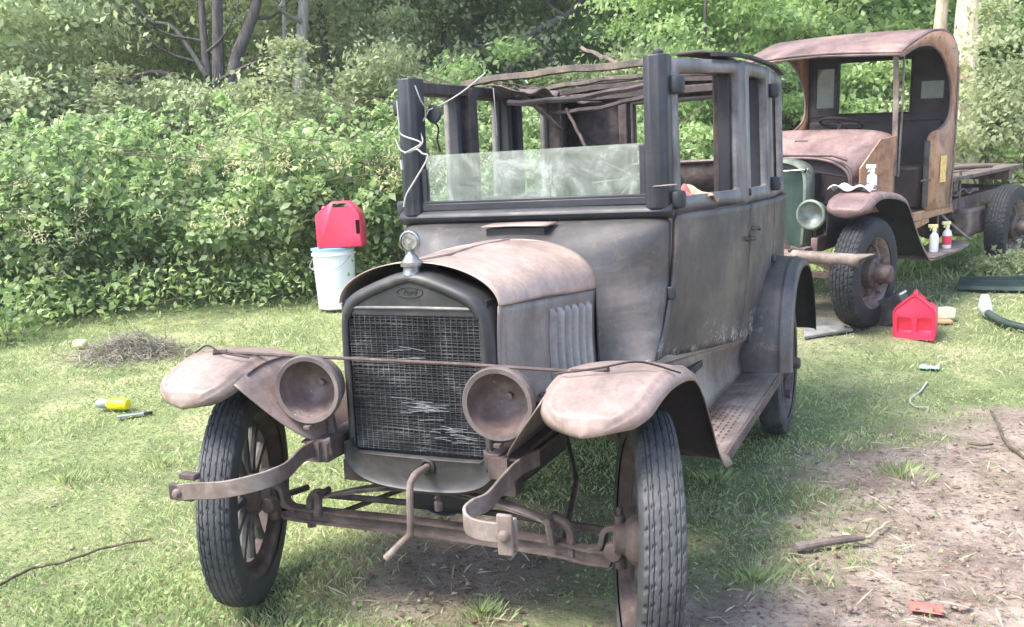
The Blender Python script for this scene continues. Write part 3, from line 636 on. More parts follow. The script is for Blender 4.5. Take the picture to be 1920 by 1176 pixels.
# fenders
def sweep(path, sec, n=44, taper=None):
    P = crv(path, n)
    def fn(u, v):
        i = int(round(u*n)); p = P[i]; t = (P[min(i+1, n)]-P[max(i-1, 0)]).normalized(); nn = Vector((0, -t.z, t.y))
        if nn.z < 0 and abs(t.z) < .9: nn = -nn
        return p, nn
    return P, fn
def fender(path, xi, xo, crown, parent, name, sd, taper=0, nv=26, lip=.022, mat=None, cx=None, flare=0):
    n = 90; PP = crv([(0, a, b) for a, b in path], 4000); P = [PP[int(4000*(i/n)**1.6)] for i in range(n+1)]
    L = [0]
    for i in range(n): L.append(L[-1]+(P[i+1]-P[i]).length)
    m = MB()
    def fn(u, v):
        i = int(round(u*n)); p = P[i]; t = (P[min(i+1, n)]-P[max(i-1, 0)]).normalized(); nn = Vector((0, -t.z, t.y))
        a, b = xi, xo; c = .5*(a+b)
        if taper and L[i] < taper:
            k = math.sqrt(max(0.0, 1-(1-L[i]/taper)**2)); k = max(k, .10); a = c+(a-c)*k; b = c+(b-c)*k
        if flare: b = b-flare*max(0, 1-L[i]/.42)*(1 if sd > 0 else .9)
        vv = v*2-1; x = a+(b-a)*v
        off = crown*(1-abs(vv)**2.6)*(min(1, (L[i]+.004)/.06)**.5 if taper else 1)
        if v > .965: off -= lip*((v-.965)/.035)*(min(1, L[i]/.05) if taper else 1)
        if v < .035 and L[i] < taper*1.3: off -= lip*((.035-v)/.035)*min(1, L[i]/.03)
        if taper and L[i] < .02: off -= lip*.3*(1-L[i]/.02)
        # pressed bead that follows the edge
        if taper:
            e = min(v, 1-v)*(b-a); e2 = min(e, L[i]*.8)
            if L[i] < .30: off += .007*math.exp(-((e2-.034)/.011)**2)
            else: off += .007*math.exp(-(((1-v)*(b-a)-.034)/.011)**2)
        else: off += .006*math.exp(-(((1-v)*(b-a)-.05)/.010)**2)
        p2 = p+nn*off
        return Vector((sd*x, p2.y, p2.z))
    m.grid(fn, n+1, nv*2, flip=sd < 0)
    fo = ob(name, m, mat or MAT['fender'], parent, smooth=60, solid=.004)
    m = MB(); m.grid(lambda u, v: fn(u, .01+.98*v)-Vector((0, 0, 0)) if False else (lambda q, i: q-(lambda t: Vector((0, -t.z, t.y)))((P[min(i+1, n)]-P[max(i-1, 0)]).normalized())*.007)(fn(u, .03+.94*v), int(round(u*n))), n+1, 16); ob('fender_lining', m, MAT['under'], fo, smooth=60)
    return fo, P
FP = [(-.335, .776), (-.295, .808), (-.22, .845), (-.11, .873), (.02, .872), (.12, .842), (.22, .765), (.31, .665), (.40, .560), (.50, .478), (.62, .447)]
RP = [(1.985, .45), (1.99, .56), (2.04, .70), (2.14, .83), (2.28, .905), (2.45, .930), (2.65, .915), (2.83, .85), (2.96, .73), (3.03, .60), (3.06, .48)]
for sd in (1, -1):
    f, P = fender(FP, .505, .848, .024, car, 'fender', sd, taper=.125, flare=.05)
    # inner skirt down to the frame
    m = MB()
    def sk(u, v):
        i = int(29+u*(81-29)); p = P[min(i, len(P)-1)]
        b = Vector((.335, -.10+.78*u, .625+.0*u)); a = Vector((.512, p.y, p.z+.002))
        c = a.lerp(b, v); c.z += -.035*math.sin(math.pi*v)+.0; c.x -= .03*math.sin(math.pi*v); return Vector((sd*c.x, c.y, c.z))
    m.grid(sk, 30, 10, flip=sd > 0); ob('fender_skirt', m, MAT['fender'], f, solid=.004)
    m = MB(); m.strip([(sd*.325, -.12, .625), (sd*.335, .2, .645), (sd*.345, .75, .675)], (1, 0, 0), .10, .006); ob('hood_ledge', m, MAT['rust'], car)
    m = MB(); pts = crv([(sd*.52, -.16, .900 if sd < 0 else .893), (sd*.64, -.15, .911), (sd*.74, -.10, .922), (sd*.84, -.05, .885)], 14)
    if sd > 0: m.tube([p+Vector((0, 0, .002)) for p in pts], .003, 6)
    else: m.tube([p+Vector((0, 0, .002)) for p in pts], .003, 6)
    ob('tie_wire', m, MAT['under'], f)
    f, P = fender(RP, .585, .868, .018, car, 'fender', sd, taper=0, lip=.03, mat=MAT['cowlm'])
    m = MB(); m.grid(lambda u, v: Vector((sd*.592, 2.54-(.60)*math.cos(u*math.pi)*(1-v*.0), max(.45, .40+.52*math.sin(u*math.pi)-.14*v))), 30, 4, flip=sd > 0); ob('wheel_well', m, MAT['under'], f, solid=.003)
    m = MB(); m.box((sd*.63, 1.975, .60), (.03, .025, .07)); ob('fender_bracket', m, MAT['fender'], f, bevel=.02)
# frame rails
for sd in (1, -1):
    m = MB(); m.strip([(sd*.30, -.12, .600), (sd*.31, .2, .60), (sd*.33, .8, .58), (sd*.33, 2.6, .58)], (0, 0, 1), .075, .04); ob('frame_rail', m, MAT['rust'], car, bevel=.004)
    m = MB(); m.grid(lambda u, v: Vector((sd*(.268+.06*u), -.115+.01*v, .648-.07*v*(1-.2*u)-.03*u)), 5, 5); m.box((sd*.325, -.12, .60), (.05, .03, .06)); ob('frame_horn', m, MAT['rust'], car, solid=.004)
# bumper irons
BL = [tuple(U(x, y, 'y', d)) for x, y, d in ((640, 815, .02), (607, 832, -.06), (568, 852, -.20), (540, 880, -.32), (515, 893, -.40), (480, 905, -.46), (420, 918, -.50), (360, 921, -.50), (335, 924, -.50))]
BR = [tuple(U(x, y, 'y', d)) for x, y, d in ((1010, 858, -.02), (975, 876, -.14), (945, 905, -.27), (915, 940, -.38), (888, 953, -.44), (872, 968, -.49), (878, 985, -.525), (905, 995, -.535), (965, 1002, -.535))]
for B in (BL, BR):
    m = MB(); m.strip(crv(B, 40), (.0, .0, 1), .050, .009); bi = ob('bumper_iron', m, MAT['rustlight'], car, smooth=40, bevel=.002)
    e = Vector(B[-1])+(Vector((.0, 0, -.0)) if B is BL else Vector((-.005, 0, 0)))
    m = MB()
    if B is BL: m.box(e+Vector((.0, .012, -.002)), (.085, .018, .050)); m.box(e+Vector((-.0, .05, .035)), (.06, .03, .02))
    else: m.box(e+Vector((-.015, -.010, .0)), (.042, .012, .105)); m.box(e+Vector((-.013, .012, -.005)), (.040, .012, .085))
    ob('clamp_plate', m, MAT['rustlight'] if B is BR else MAT['rust'], bi, bevel=.005)
    m = MB(); m.lathe([(0, .014), (.009, .012), (.014, .005), (.015, 0), (.008, 0), (.008, -.04), (0, -.04)], 14, Matrix.Translation(e+Vector((-.015 if B is BR else .0, -.018 if B is BR else -.006, 0))) @ Matrix.Rotation(R_(-90), 4, 'Z')); ob('bolt', m, MAT['rustlight'], bi)
# front axle
m = MB()
A = [(-.60, .03, .375), (-.585, .03, .335), (-.52, .03, .318), (0, .03, .322), (.40, .03, .312), (.52, .03, .300), (.60, .03, .30), (.615, .03, .37)]
ac = crv(A[1:-1], 40)
m.strip([p+Vector((0, 0, .020)) for p in ac], (0, 1, 0), .042, .009); m.strip([p+Vector((0, 0, -.020)) for p in ac], (0, 1, 0), .042, .009); m.strip(ac, (0, 1, 0), .012, .040)
ax_ = ob('front_axle', m, MAT['rust'], car, bevel=.002)
for sd in (1, -1):
    m = MB(); b = Vector((sd*.60, .03, .33 if sd < 0 else .315))
    m.strip(crv([b+Vector((-sd*.07, 0, .0)), b+Vector((-sd*.03, 0, .02)), b+Vector((-sd*.015, 0, .07)), b+Vector((sd*.03, 0, .085))], 10), (0, 1, 0), .04, .018)
    m.tube([b+Vector((sd*.03, 0, -.045)), b+Vector((sd*.03, 0, .12))], .017, 12); m.tube([b+Vector((sd*.03, 0, .03)), b+Vector((sd*.12, sd*.04, .055))], .024, 12)
    m.lathe([(0, -.022), (.028, -.02), (.03, 0), (.028, .02), (0, .022)], 16, Matrix.Translation(b+Vector((sd*.02, -.03, .02))) @ Matrix.Rotation(R_(90), 4, 'Z')); m.tube([b+Vector((sd*.03, 0, .12)), b+Vector((sd*.03, 0, .145))], .011, 6)
    m.tube([b+Vector((sd*.03, -.01, .03)), b+Vector((sd*.0, .16, .02))], .012, 8)
    ob('steering_knuckle', m, MAT['rust'], ax_, bevel=.003)
    m = MB(); q = Vector((sd*.475, .03, .335)); m.tube(crv([q, q+Vector((-sd*.005, 0, .04)), q+Vector((-sd*.035, 0, .065)), q+Vector((-sd*.07, 0, .06))], 8), .015, 8)
    m.tube([q+Vector((-sd*.06, -.03, .07)), q+Vector((-sd*.055, -.03, .03)), q+Vector((-sd*.05, -.03, -.005))], .014, 8); m.tube([q+Vector((-sd*.06, -.045, .068)), q+Vector((-sd*.06, .03, .068))], .012, 8); m.tube([q+Vector((0, 0, 0)), q+Vector((0, 0, -.06))], .016, 6)
    ob('spring_perch', m, MAT['rust'], ax_)
m = MB(); m.tube([(-.57, .17, .335), (0, .17, .345), (.57, .17, .325)], .012, 8); ob('tie_rod', m, MAT['rust'], ax_)
for sd in (1, -1):
    m = MB(); m.tube([(sd*.44, .04, .30), (sd*.25, .7, .29), (0, 1.25, .30)], .010, 8); ob('radius_rod', m, MAT['rust'], ax_)
for k in range(6):
    L = .43-.055*k; m = MB(); m.strip(crv([(x*L, .03, .385+.012*k+.075*(1-x*x)*(L/.43)**2+(.0 if k == 0 else .003)) for x in (-1, -.5, 0, .5, 1)], 16), (0, 1, 0), .045, .007); 
    if k == 0: sp = ob('leaf_spring', m, MAT['rustlight'], car, bevel=.001)
    else: ob('spring_leaf', m, MAT['rustlight'], sp, bevel=.001)
m = MB(); m.box((0, .04, .50), (.62, .07, .07)); m.tube([(.06, -.03, .47), (.06, -.03, .43)], .008, 8); m.tube([(.06, -.05, .455), (.06, .0, .455)], .006, 6); m.lathe([(0, -.0), (.014, 0), (.014, .03), (0, .03)], 10, Matrix.Translation((.06, -.03, .41)) @ Matrix.Rotation(R_(-90), 4, 'Y')); ob('crossmember', m, MAT['rust'], car, bevel=.004)
m = MB(); m.tube(crv([(.035, .02, .553), (.035, -.07, .553), (.028, -.105, .548), (.018, -.12, .525)], 10)+crv([(.014, -.122, .50), (.008, -.122, .38), (.0, -.122, .355), (-.02, -.13, .335), (-.07, -.15, .285)], 16), .0115, 10); ob('crank_handle', m, MAT['rustlight'], car)
m = MB(); m.tube([(-.665, -.10, .905), (-.62, -.10, .902), (.2, -.10, .897), (.58, -.10, .889)], .0055, 8); m.tube([(-.70, -.12, .905), (-.66, -.10, .905)], .009, 8); m.tube([(.55, -.11, .892), (.60, -.11, .893), (.66, -.12, .905)], .008, 8); ob('fender_tie_bar', m, MAT['rust'], car)
m = MB(); m.box((0, 1.4, .44), (.12, 2.2, .10)); m.tube([(-.72, 2.54, .38), (.72, 2.54, .38)], .04, 12); m.lathe([(0, -.15), (.10, -.08), (.13, 0), (.10, .08), (0, .15)], 20, Matrix.Translation((0, 2.54, .38))); ob('rear_axle', m, MAT['under'], car)
m = MB(); m.grid(lambda u, v: Vector((-.16+.32*u, .1+1.2*v, .44-.10*math.sin(math.pi*u))), 12, 4); m.grid(lambda u, v: Vector((-.34+.68*u, .12+.95*v, .585-.03*math.sin(math.pi*u))), 12, 4); ob('engine_pan_light_block', m, MAT['under'], car, solid=.004)  # engine pan, plus a wide splash pan added to block light underneath
# what is left of the roof: bows, battens and torn lining
def bow(name, a, b, sag, w, h, mat, seg=10, twist=0):
    a = Vector(a); b = Vector(b); m = MB(); P = []
    for i in range(seg+1):
        t = i/seg; p = a.lerp(b, t); p.z += sag*math.sin(math.pi*t)+.004*math.sin(t*17+w*99); P.append(p)
    m.strip(P, (0, math.cos(twist), math.sin(twist)), w, h); return ob(name, m, mat, car, smooth=30, bevel=.002)
bow('roof_bow', U(868, 158, 'y', 1.75), U(1240, 117, 'y', 1.25), .012, .045, .028, MAT['woodgrey'])
bow('roof_bow', U(1000, 172, 'y', 2.2), U(1240, 138, 'y', 1.5), .01, .035, .018, MAT['woodgrey'])
bow('roof_bow', U(952, 193, 'y', 1.7), U(1240, 152, 'y', 1.45), -.022, .028, .018, MAT['wood'], twist=.5)
bow('roof_bow', U(1030, 212, 'y', 2.2), U(1240, 172, 'y', 1.7), -.02, .024, .012, MAT['wood'], twist=.8)
bow('roof_bow', (-.64, 2.5, 1.895), (.66, 2.45, 1.90), .02, .04, .03, MAT['wood'])
bow('roof_bow', (-.66, 2.98, 1.91), (.66, 2.98, 1.91), .02, .04, .03, MAT['wood'])
bow('roof_batten', U(965, 165, 'y', 1.9), U(1055, 245, 'y', 2.15), 0, .022, .018, MAT['woodgrey'])
bow('roof_batten', U(1062, 205, 'y', 2.1), U(1098, 275, 'y', 2.0), 0, .016, .014, MAT['wood'])
bow('roof_batten', U(1048, 180, 'y', 2.3), U(1052, 275, 'y', 2.3), 0, .02, .012, MAT['wood'])
bow('roof_batten', U(1090, 90, 'y', 2.0), U(1160, 118, 'y', 1.7), 0, .022, .016, MAT['woodgrey'])
m = MB(); m.grid(lambda u, v: Vector((-.60+(.22+.06*math.sin(7*u))*v, 1.85+1.1*u, 1.875-.03*v*(1+.4*math.sin(9*u))+.012*math.sin(21*u+5*v)-.03*max(0, v-.6)*math.sin(33*u))), 40, 8); ob('torn_lining', m, MAT['trimcloth'], car, solid=.006)
m = MB(); m.grid(lambda u, v: Vector((-.62+.30*v, 1.02+.55*u, 1.86+.006*math.sin(13*u+3*v)))+Vector((-.0, 0, 0)) if v < 2 else 0, 12, 3); 
m = MB(); m.grid(lambda u, v: Vector((.655-.17*v+.03*u, 1.42+1.60*u, 1.882+.016*v+.022*math.sin(math.pi*u)*(.3+v)*(1-u*.5)+.006*math.sin(17*u+4*v))), 40, 8); ob('peeled_roof_edge', m, MAT['wood'], car, solid=.012)
m = MB(); m.strip(crv([S(1, y, ztop(y)+.012, .004) for y in (1.35, 1.7, 2.1, 2.5, 3.0)], 24), (1, 0, 0), .03, .012); ob('drip_rail', m, MAT['under'], car)
m = MB(); m.lathe([(0, 0), (.02, 0), (.02, .012), (.008, .02), (0, .02)], 12, Matrix.Translation((.53, .97, 1.845)) @ Matrix.Rotation(R_(-90), 4, 'Y')); ob('pillar_cap', m, MAT['slate'], car)
m = MB(); m.lathe([(0, -.01), (.035, -.008), (.04, 0), (.035, .008), (0, .01)], 20, Matrix.Translation((-.44, 1.02, 1.70)) @ Matrix.Rotation(R_(80), 4, 'Z')); ob('mirror', m, MAT['slate'], car)
# ============================================================ OLD TRUCK
truck = tag(empty('truck'), 'abandoned mauve and orange-rust vintage truck with open cab, behind the grey sedan', 'truck')
TM = Matrix(((.9357, .351, .0352, .35036), (-.3491, .9358, -.0494, 5.12553), (-.0503, .0339, .9982, .22329), (0, 0, 0, 1)))
truck.matrix_world = TM
def TL(px, py, ax, val):          # photo pixel to truck coordinates on a plane of the truck
    inv = TM.inverted(); o = inv @ Vector(CP); d = inv.to_3x3() @ Vector(ray(px, py)); i = 'xyz'.index(ax); return o+d*((val-o[i])/d[i])
make_wheel(truck, (.70, 0, .41), (0, 0, 0), .41, .19, .262, 6, 1, WC, 'truck')
make_wheel(truck, (-.70, 0, .41), (0, 0, 0), .41, .19, .262, 6, -1, WC, 'truck')
for x, sd in ((.72, 1), (-.72, -1)):
    make_wheel(truck, (x, 3.15, .41), (0, 0, 0), .41, .21, .262, 6, sd, WC, 'truck')
TO = [(.56, 1.985), (.66, 2.03), (.84, 2.085), (1.07, 2.15), (1.25, 2.175), (1.42, 2.175), (1.60, 2.13), (1.72, 2.03), (1.76, 1.90), (1.775, 1.70), (1.78, 1.5), (1.785, 1.3), (1.785, 1.1), (1.775, .92), (1.76, .73)]
TI = [(.58, 1.972), (.68, 1.995), (.86, 2.045), (1.06, 2.066), (1.2, 2.06), (1.37, 2.01), (1.49, 1.935), (1.575, 1.84), (1.635, 1.74), (1.66, 1.62), (1.63, 1.50), (1.47, 1.41), (1.22, 1.352), (1.19, 1.1), (1.215, .74)]
oc = crv([(0, a, b) for a, b in TO], 56); ic = crv([(0, a, b) for a, b in TI], 56)
for sd in (1, -1):
    m = MB(); m.ring([p+Vector((sd*.66, 0, 0)) for p in oc], [p+Vector((sd*.655, 0, 0)) for p in ic], close=False)
    s = ob('cab_side', m, MAT['truckorange'], truck, smooth=40, solid=.02)
    m = MB()
    for y, z in ((.75, 2.04), (1.0, 2.115), (1.3, 2.13), (1.6, 2.05), (1.72, 1.9), (1.745, 1.6), (1.745, 1.3), (1.25, 1.28), (1.30, .80), (1.5, .80), (1.72, .80), (1.745, 1.0), (1.745, 1.15)):
        m.lathe([(0, .006), (.006, .004), (.009, 0)], 8, Matrix.Translation((sd*.672, y, z)) @ Matrix.Scale(sd, 4, (1, 0, 0)))
    m.strip([(sd*.672, 1.755, 1.9), (sd*.672, 1.765, 1.4), (sd*.672, 1.745, .75)], (0, 1, 0), .03, .006); ob('edge_strip', m, MAT['rustlight'], s)
    m = MB(); m.tube([p+Vector((sd*.655, 0, 0)) for p in ic[:46]], .012, 8); ob('opening_bead', m, MAT['truckpink'], s)
m = MB(); rc = oc[:30]
m.grid(lambda u, v: rc[int(round(v*29))]+Vector((-.665+1.33*u, 0, .03*math.sin(math.pi*u)*(1-v*.7))), 20, 30, flip=True); rf = ob('cab_roof', m, MAT['truckpink'], truck, smooth=50, solid=.018, off=-1)
m = MB(); m.tube([(-.66, .57, 1.985), (0, .57, 2.012), (.66, .57, 1.985)], .012, 8); ob('visor_edge', m, MAT['truckpink'], rf)
# back wall round its window
m = MB(); yb = 1.71
for x0, x1, z0, z1 in ((-.65, -.57, .74, 2.08), (-.57, -.40, .74, 1.6), (-.57, -.40, 1.95, 2.08), (-.40, -.35, .74, 2.08), (-.35, .30, .74, 1.545), (-.35, .30, 2.0, 2.12), (.30, .385, .74, 2.08), (.385, .575, .74, 1.655), (.385, .575, 1.80, 2.06), (.575, .65, .74, 2.05)):
    m.box(((x0+x1)/2, yb, (z0+z1)/2), (x1-x0, .02, z1-z0))
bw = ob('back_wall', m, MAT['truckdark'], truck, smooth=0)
m = MB()
for z in (.95, 1.15, 1.35, 1.53): m.box((0, yb-.015, z), (1.28, .012, .018))
m.tube([(-.36, yb-.02, 1.54), (-.36, yb-.02, 2.0), (.305, yb-.02, 2.0), (.305, yb-.02, 1.54)], .012, 6, close=True); ob('back_batten', m, MAT['truckdark'], bw, smooth=0)
dg = plain('dim_glass', (.12, .14, .14), .12)
for x0, x1, z0, z1 in ((-.57, -.40, 1.6, 1.95), (.385, .575, 1.655, 1.80)):
    m = MB(); m.box(((x0+x1)/2, yb, (z0+z1)/2), (x1-x0, .006, z1-z0)); ob('side_light', m, dg, bw, smooth=0)
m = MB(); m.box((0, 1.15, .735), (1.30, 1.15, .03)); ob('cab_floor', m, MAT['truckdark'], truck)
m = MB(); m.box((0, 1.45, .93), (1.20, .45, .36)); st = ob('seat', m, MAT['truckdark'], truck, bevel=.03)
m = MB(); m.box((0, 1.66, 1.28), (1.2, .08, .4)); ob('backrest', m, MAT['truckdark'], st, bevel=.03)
for sd in (1, -1):
    m = MB(); m.strip([(sd*.60, .62, 2.0), (sd*.60, .66, 1.7), (sd*.60, .68, 1.3), (sd*.61, .66, 1.07)], (1, .2, 0), .040, .018); m.strip([(sd*.63, .70, 2.0), (sd*.63, .72, 1.6), (sd*.63, .70, 1.06)], (1, .2, 0), .012, .03)
    ob('windshield_post', m, MAT['rustlight'], truck, bevel=.004)
    m = MB(); m.tube([(sd*.665, 1.165, 1.32), (sd*.665, 1.18, .78)], .022, 12); m.tube([(sd*.66, 1.10, 1.0), (sd*.69, 1.2, 1.0)], .010, 8); ob('door_post', m, MAT['spoke'], truck)
    # cowl side
    m = MB(); m.add([Vector((sd*x, y, z)) for x, y, z in ((.49, .33, .92), (.60, .66, .92), (.61, .68, 1.38), (.58, .46, 1.36), (.50, .30, 1.15), (.61, .66, .80), (.50, .40, .80))], [(0, 1, 2, 3, 4), (0, 6, 5, 1)]); ob('cowl_side', m, MAT['truckorange'], truck, smooth=0, solid=.012)
def tcowl(u, v):
    x, z = arch(.42+.19*u, 1.03+.24*u**.8, .19-.08*u+.05*u*u, 2.4+1.6*u, .92, v); return Vector((x, .32+.36*u-.0*v, z))
m = MB(); m.grid(tcowl, 14, 60, flip=True); cw = ob('cowl', m, MAT['truckpink'], truck, smooth=50, solid=.008)
for a in (0, .05):
    m = MB(); m.tube([tcowl(a, v/40)+Vector((0, -.012-a*.2, .004)) for v in range(41)], .012, 8); ob('cowl_bead', m, MAT['truckpink'], cw)
m = MB(); c0 = Vector((-.18, .50, 1.30)); m.tube([c0, c0+Vector((.03, .02, .05)), c0+Vector((.13, .02, .05)), c0+Vector((.16, 0, .0))], .005, 6); m.tube([c0+Vector((.0, 0, .0)), c0+Vector((.16, 0, .0))], .005, 6); ob('filler_latch', m, MAT['rust'], cw)
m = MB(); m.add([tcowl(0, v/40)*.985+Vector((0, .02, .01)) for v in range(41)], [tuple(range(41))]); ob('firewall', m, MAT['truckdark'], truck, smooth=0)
m = MB(); m.grid(lambda u, v: Vector((-.30+.72*v, .02+.34*u, 1.235+.022*math.sin(math.pi*v)-.01*u)) , 6, 10); 
m = MB(); m.tube([(-.28, .10, 1.26), (.30, .26, 1.25), (.40, .30, 1.21)], .014, 8); ob('hood_strip', m, MAT['truckpink'], truck)
cc = Vector((-.0, 1.02, 1.47)); ax = Matrix.Rotation(R_(72), 4, 'X')
m = MB(); m.tube([cc+(ax @ Vector((.17*math.cos(a), 0, .17*math.sin(a)))) for a in [k*2*math.pi/36 for k in range(36)]], .012, 8, close=True); sw = ob('steering_wheel', m, MAT['truckdark'], truck)
m = MB(); m.tube([cc+Vector((0, .0, 0)), cc+Vector((0, -.22, -.30))], .018, 8)
for k in range(4): a = R_(90*k); m.tube([cc, cc+ax @ Vector((.165*math.cos(a), 0, .165*math.sin(a)))], .009, 8)
ob('steering_column', m, MAT['rust'], sw)
# engine, radiator
m = MB(); m.box((0, .22, .80), (.34, .40, .62)); m.lathe([(0, -.05), (.055, -.05), (.055, .13), (0, .13)], 16, Matrix.Translation((.16, .12, .98)) @ Matrix.Rotation(R_(90), 4, 'Y')); m.box((.20, .20, .8), (.10, .22, .16)); m.tube([(.10, .12, 1.15), (.40, .30, 1.08)], .008, 6); ob('engine', m, MAT['truckdark'], truck, bevel=.02)
m = MB(); rcv = crv([(-.22, 0, .56), (-.235, 0, .8), (-.235, 0, 1.08), (-.20, 0, 1.18), (-.10, 0, 1.225), (0, 0, 1.235), (.10, 0, 1.225), (.20, 0, 1.18), (.235, 0, 1.08), (.235, 0, .8), (.22, 0, .56)], 60); n_ = 61
rws = [[Vector((p.x*k, y, .8+(p.z-.8)*(1-(1-k)*.6))) for p in rcv] for y, k in ((.10, 1.0), (.0, 1.0), (-.03, .97), (-.035, .90), (-.02, .86))]
m.add([p for r in rws for p in r], [(i*n_+j, i*n_+j+1, (i+1)*n_+j+1, (i+1)*n_+j) for i in range(4) for j in range(n_-1)]); rs = ob('radiator_shell', m, MAT['palegreen'], truck, smooth=50, solid=.003)
m = MB(); m.box((0, .03, .84), (.42, .06, .62)); ob('radiator_core', m, MAT['greenmetal'], rs)
m = MB(); m.tube([(-.24, -.04, 1.12), (.26, -.05, 1.16)], .008, 6); m.tube([(.22, -.03, 1.14), (.24, -.06, 1.17), (.26, -.02, 1.13)], .010, 6); ob('stay_rod', m, MAT['chrome'], rs)
for sd in (1, -1):
    lc = Vector((sd*.392, -.25, .845)); tilt = Matrix.Translation(lc) @ Matrix.Rotation(R_(0), 4, 'Z') @ Matrix.Rotation(R_(-90), 4, 'Z')
    m = MB(); m.lathe([(.098, .022), (.108, .022), (.114, .012), (.112, -.004), (.103, -.02), (.09, -.08), (.06, -.125), (.0, -.14)], 40, tilt); hl = ob('headlight', m, MAT['palegreen'], truck, smooth=60)
    m = MB(); m.lathe([(.100, .018), (.094, -.01), (.075, -.05), (.04, -.075), (0, -.082)], 40, tilt); ob('reflector', m, MAT['reflector2'], hl, smooth=60)
    m = MB(); m.tube([lc+Vector((0, .08, -.08)), lc+Vector((-sd*.02, .12, -.25))], .016, 8); ob('lamp_post', m, MAT['rust'], hl)
m = MB(); m.tube(crv([(-.38, -.1, .62), (-.25, -.22, .60), (.0, -.24, .60), (.10, -.22, .62), (.15, -.20, .56)], 12), .07, 12); ob('front_spring_shroud', m, MAT['rust'], truck)
# fenders and running boards
TP = [(-.30, .845), (-.27, .90), (-.18, .955), (-.05, .985), (.12, .975), (.30, .945), (.42, .90), (.52, .80), (.64, .66), (.78, .52), (.94, .395)]
for sd in (1, -1):
    f, P = fender(TP, .50, .83, .025, truck, 'fender', sd, taper=.10, mat=MAT['truckpink'], lip=.03)
    m = MB(); m.grid(lambda u, v: Vector((sd*.52, P[int(23+u*66)].y, P[int(23+u*66)].z*(1-v)+v*min(P[int(23+u*66)].z, .62))), 30, 3); ob('fender_skirt', m, MAT['truckdark'], f, solid=.004)
    m = MB(); m.box((sd*.70, 1.25, .388), (.29, .66, .016)); b = ob('running_board', m, MAT['rustlight'], truck, bevel=.004)
    m = MB(); m.add([Vector((sd*x, y, .402+(.004 if k % 2 else 0))) for k, (x, y) in enumerate(((.56, .93), (.85, .93), (.86, 1.55), (.82, 1.86), (.70, 2.02), (.62, 2.0), (.58, 1.7)))], [(0, 1, 2, 3, 4, 5, 6)]); ob('board_plate', m, MAT['rustlight'], b, solid=.008)
    m = MB(); m.strip(crv([(sd*.60, 1.62, .73), (sd*.66, 1.72, .62), (sd*.72, 1.9, .50), (sd*.76, 2.04, .42)], 12), (0, 1, 0), .05, .008); m.strip([(sd*.50, .95, .66), (sd*.56, .98, .50), (sd*.58, 1.0, .41)], (0, 1, 0), .03, .012); m.strip([(sd*.62, 1.60, .74), (sd*.64, 1.58, .42)], (0, 1, 0), .03, .008); ob('board_hanger', m, MAT['rustlight'], b)
    m = MB(); m.box((sd*.64, 1.40, .715), (.05, .85, .07)); m.box((sd*.645, 1.05, .64), (.02, .55, .06), Matrix.Rotation(R_(6), 3, 'X')); ob('cab_sill', m, MAT['truckorange'], truck, bevel=.006)
    m = MB(); m.strip([(sd*.42, -.25, .62), (sd*.42, .3, .64), (sd*.42, 1.8, .66), (sd*.42, 4.4, .69)], (0, 0, 1), .11, .05); ob('frame_rail', m, MAT['truckpink'] if sd > 0 else MAT['rust'], truck, bevel=.004)
m = MB(); m.box((.43, 2.50, .775), (.07, 1.15, .03)); ob('rail_plank', m, MAT['whiteplastic'] if False else MAT['rustlight'], truck, bevel=.004)
m = MB(); m.box((.50, 2.75, .50), (.16, .45, .26)); ob('battery_box', m, MAT['rustlight'], truck, bevel=.03)
m = MB()
for y in (2.1, 2.7, 3.4, 4.2): m.box((0, y, .68), (.84, .08, .10))
m.tube([(-.7, 3.15, .41), (.7, 3.15, .41)], .06, 12); m.tube([(0, 1.2, .55), (0, 3.1, .45)], .035, 10); m.lathe([(0, -.2), (.14, -.1), (.17, 0), (.14, .1), (0, .2)], 20, Matrix.Translation((0, 3.15, .41)))
for sd in (1, -1): m.strip(crv([(sd*.42, 2.45, .58), (sd*.42, 2.8, .50), (sd*.42, 3.15, .47), (sd*.42, 3.5, .50), (sd*.42, 3.85, .58)], 12), (1, 0, 0), .06, .06)
ob('rear_axle', m, MAT['rust'], truck, bevel=.004)
m = MB()
for k in range(5): m.box((-.42+.21*k, 3.2, .93+.006*(k % 2)), (.2, 2.1+.1*(k % 3), .035), Matrix.Rotation(R_(.6*(k-2)), 3, 'Z'))
m.box((.0, 2.35, .86), (1.0, .10, .10)); m.box((.0, 3.9, .86), (1.0, .10, .10)); m.tube([(.50, 2.45, .98), (.50, 2.45, .66)], .012, 6); ob('deck_planks', m, MAT['woodgrey'], truck, bevel=.004)
m = MB(); m.strip([(-.70, 0, .42), (-.4, 0, .36), (.4, 0, .36), (.70, 0, .42)], (0, 1, 0), .05, .05); m.strip(crv([(-.45, 0, .42), (0, 0, .56), (.45, 0, .42)], 12), (0, 1, 0), .055, .05); ob('front_axle', m, MAT['rust'], truck, bevel=.004)
for a, b, rr in (((.38, 2.15, .80), (.30, 3.0, .83), .022), ((.1, 2.3, .99), (.5, 3.3, .985), .018)):
    m = MB(); m.tube([a, b], rr, 8); ob('loose_rod', m, MAT['rust'], truck)
m = MB(); m.grid(lambda u, v: Vector((.25+.28*v, 2.25+.5*u, .80+.03*math.sin(9*u+4*v))), 14, 8); ob('bent_sheet', m, MAT['rustlight'], truck, solid=.005)
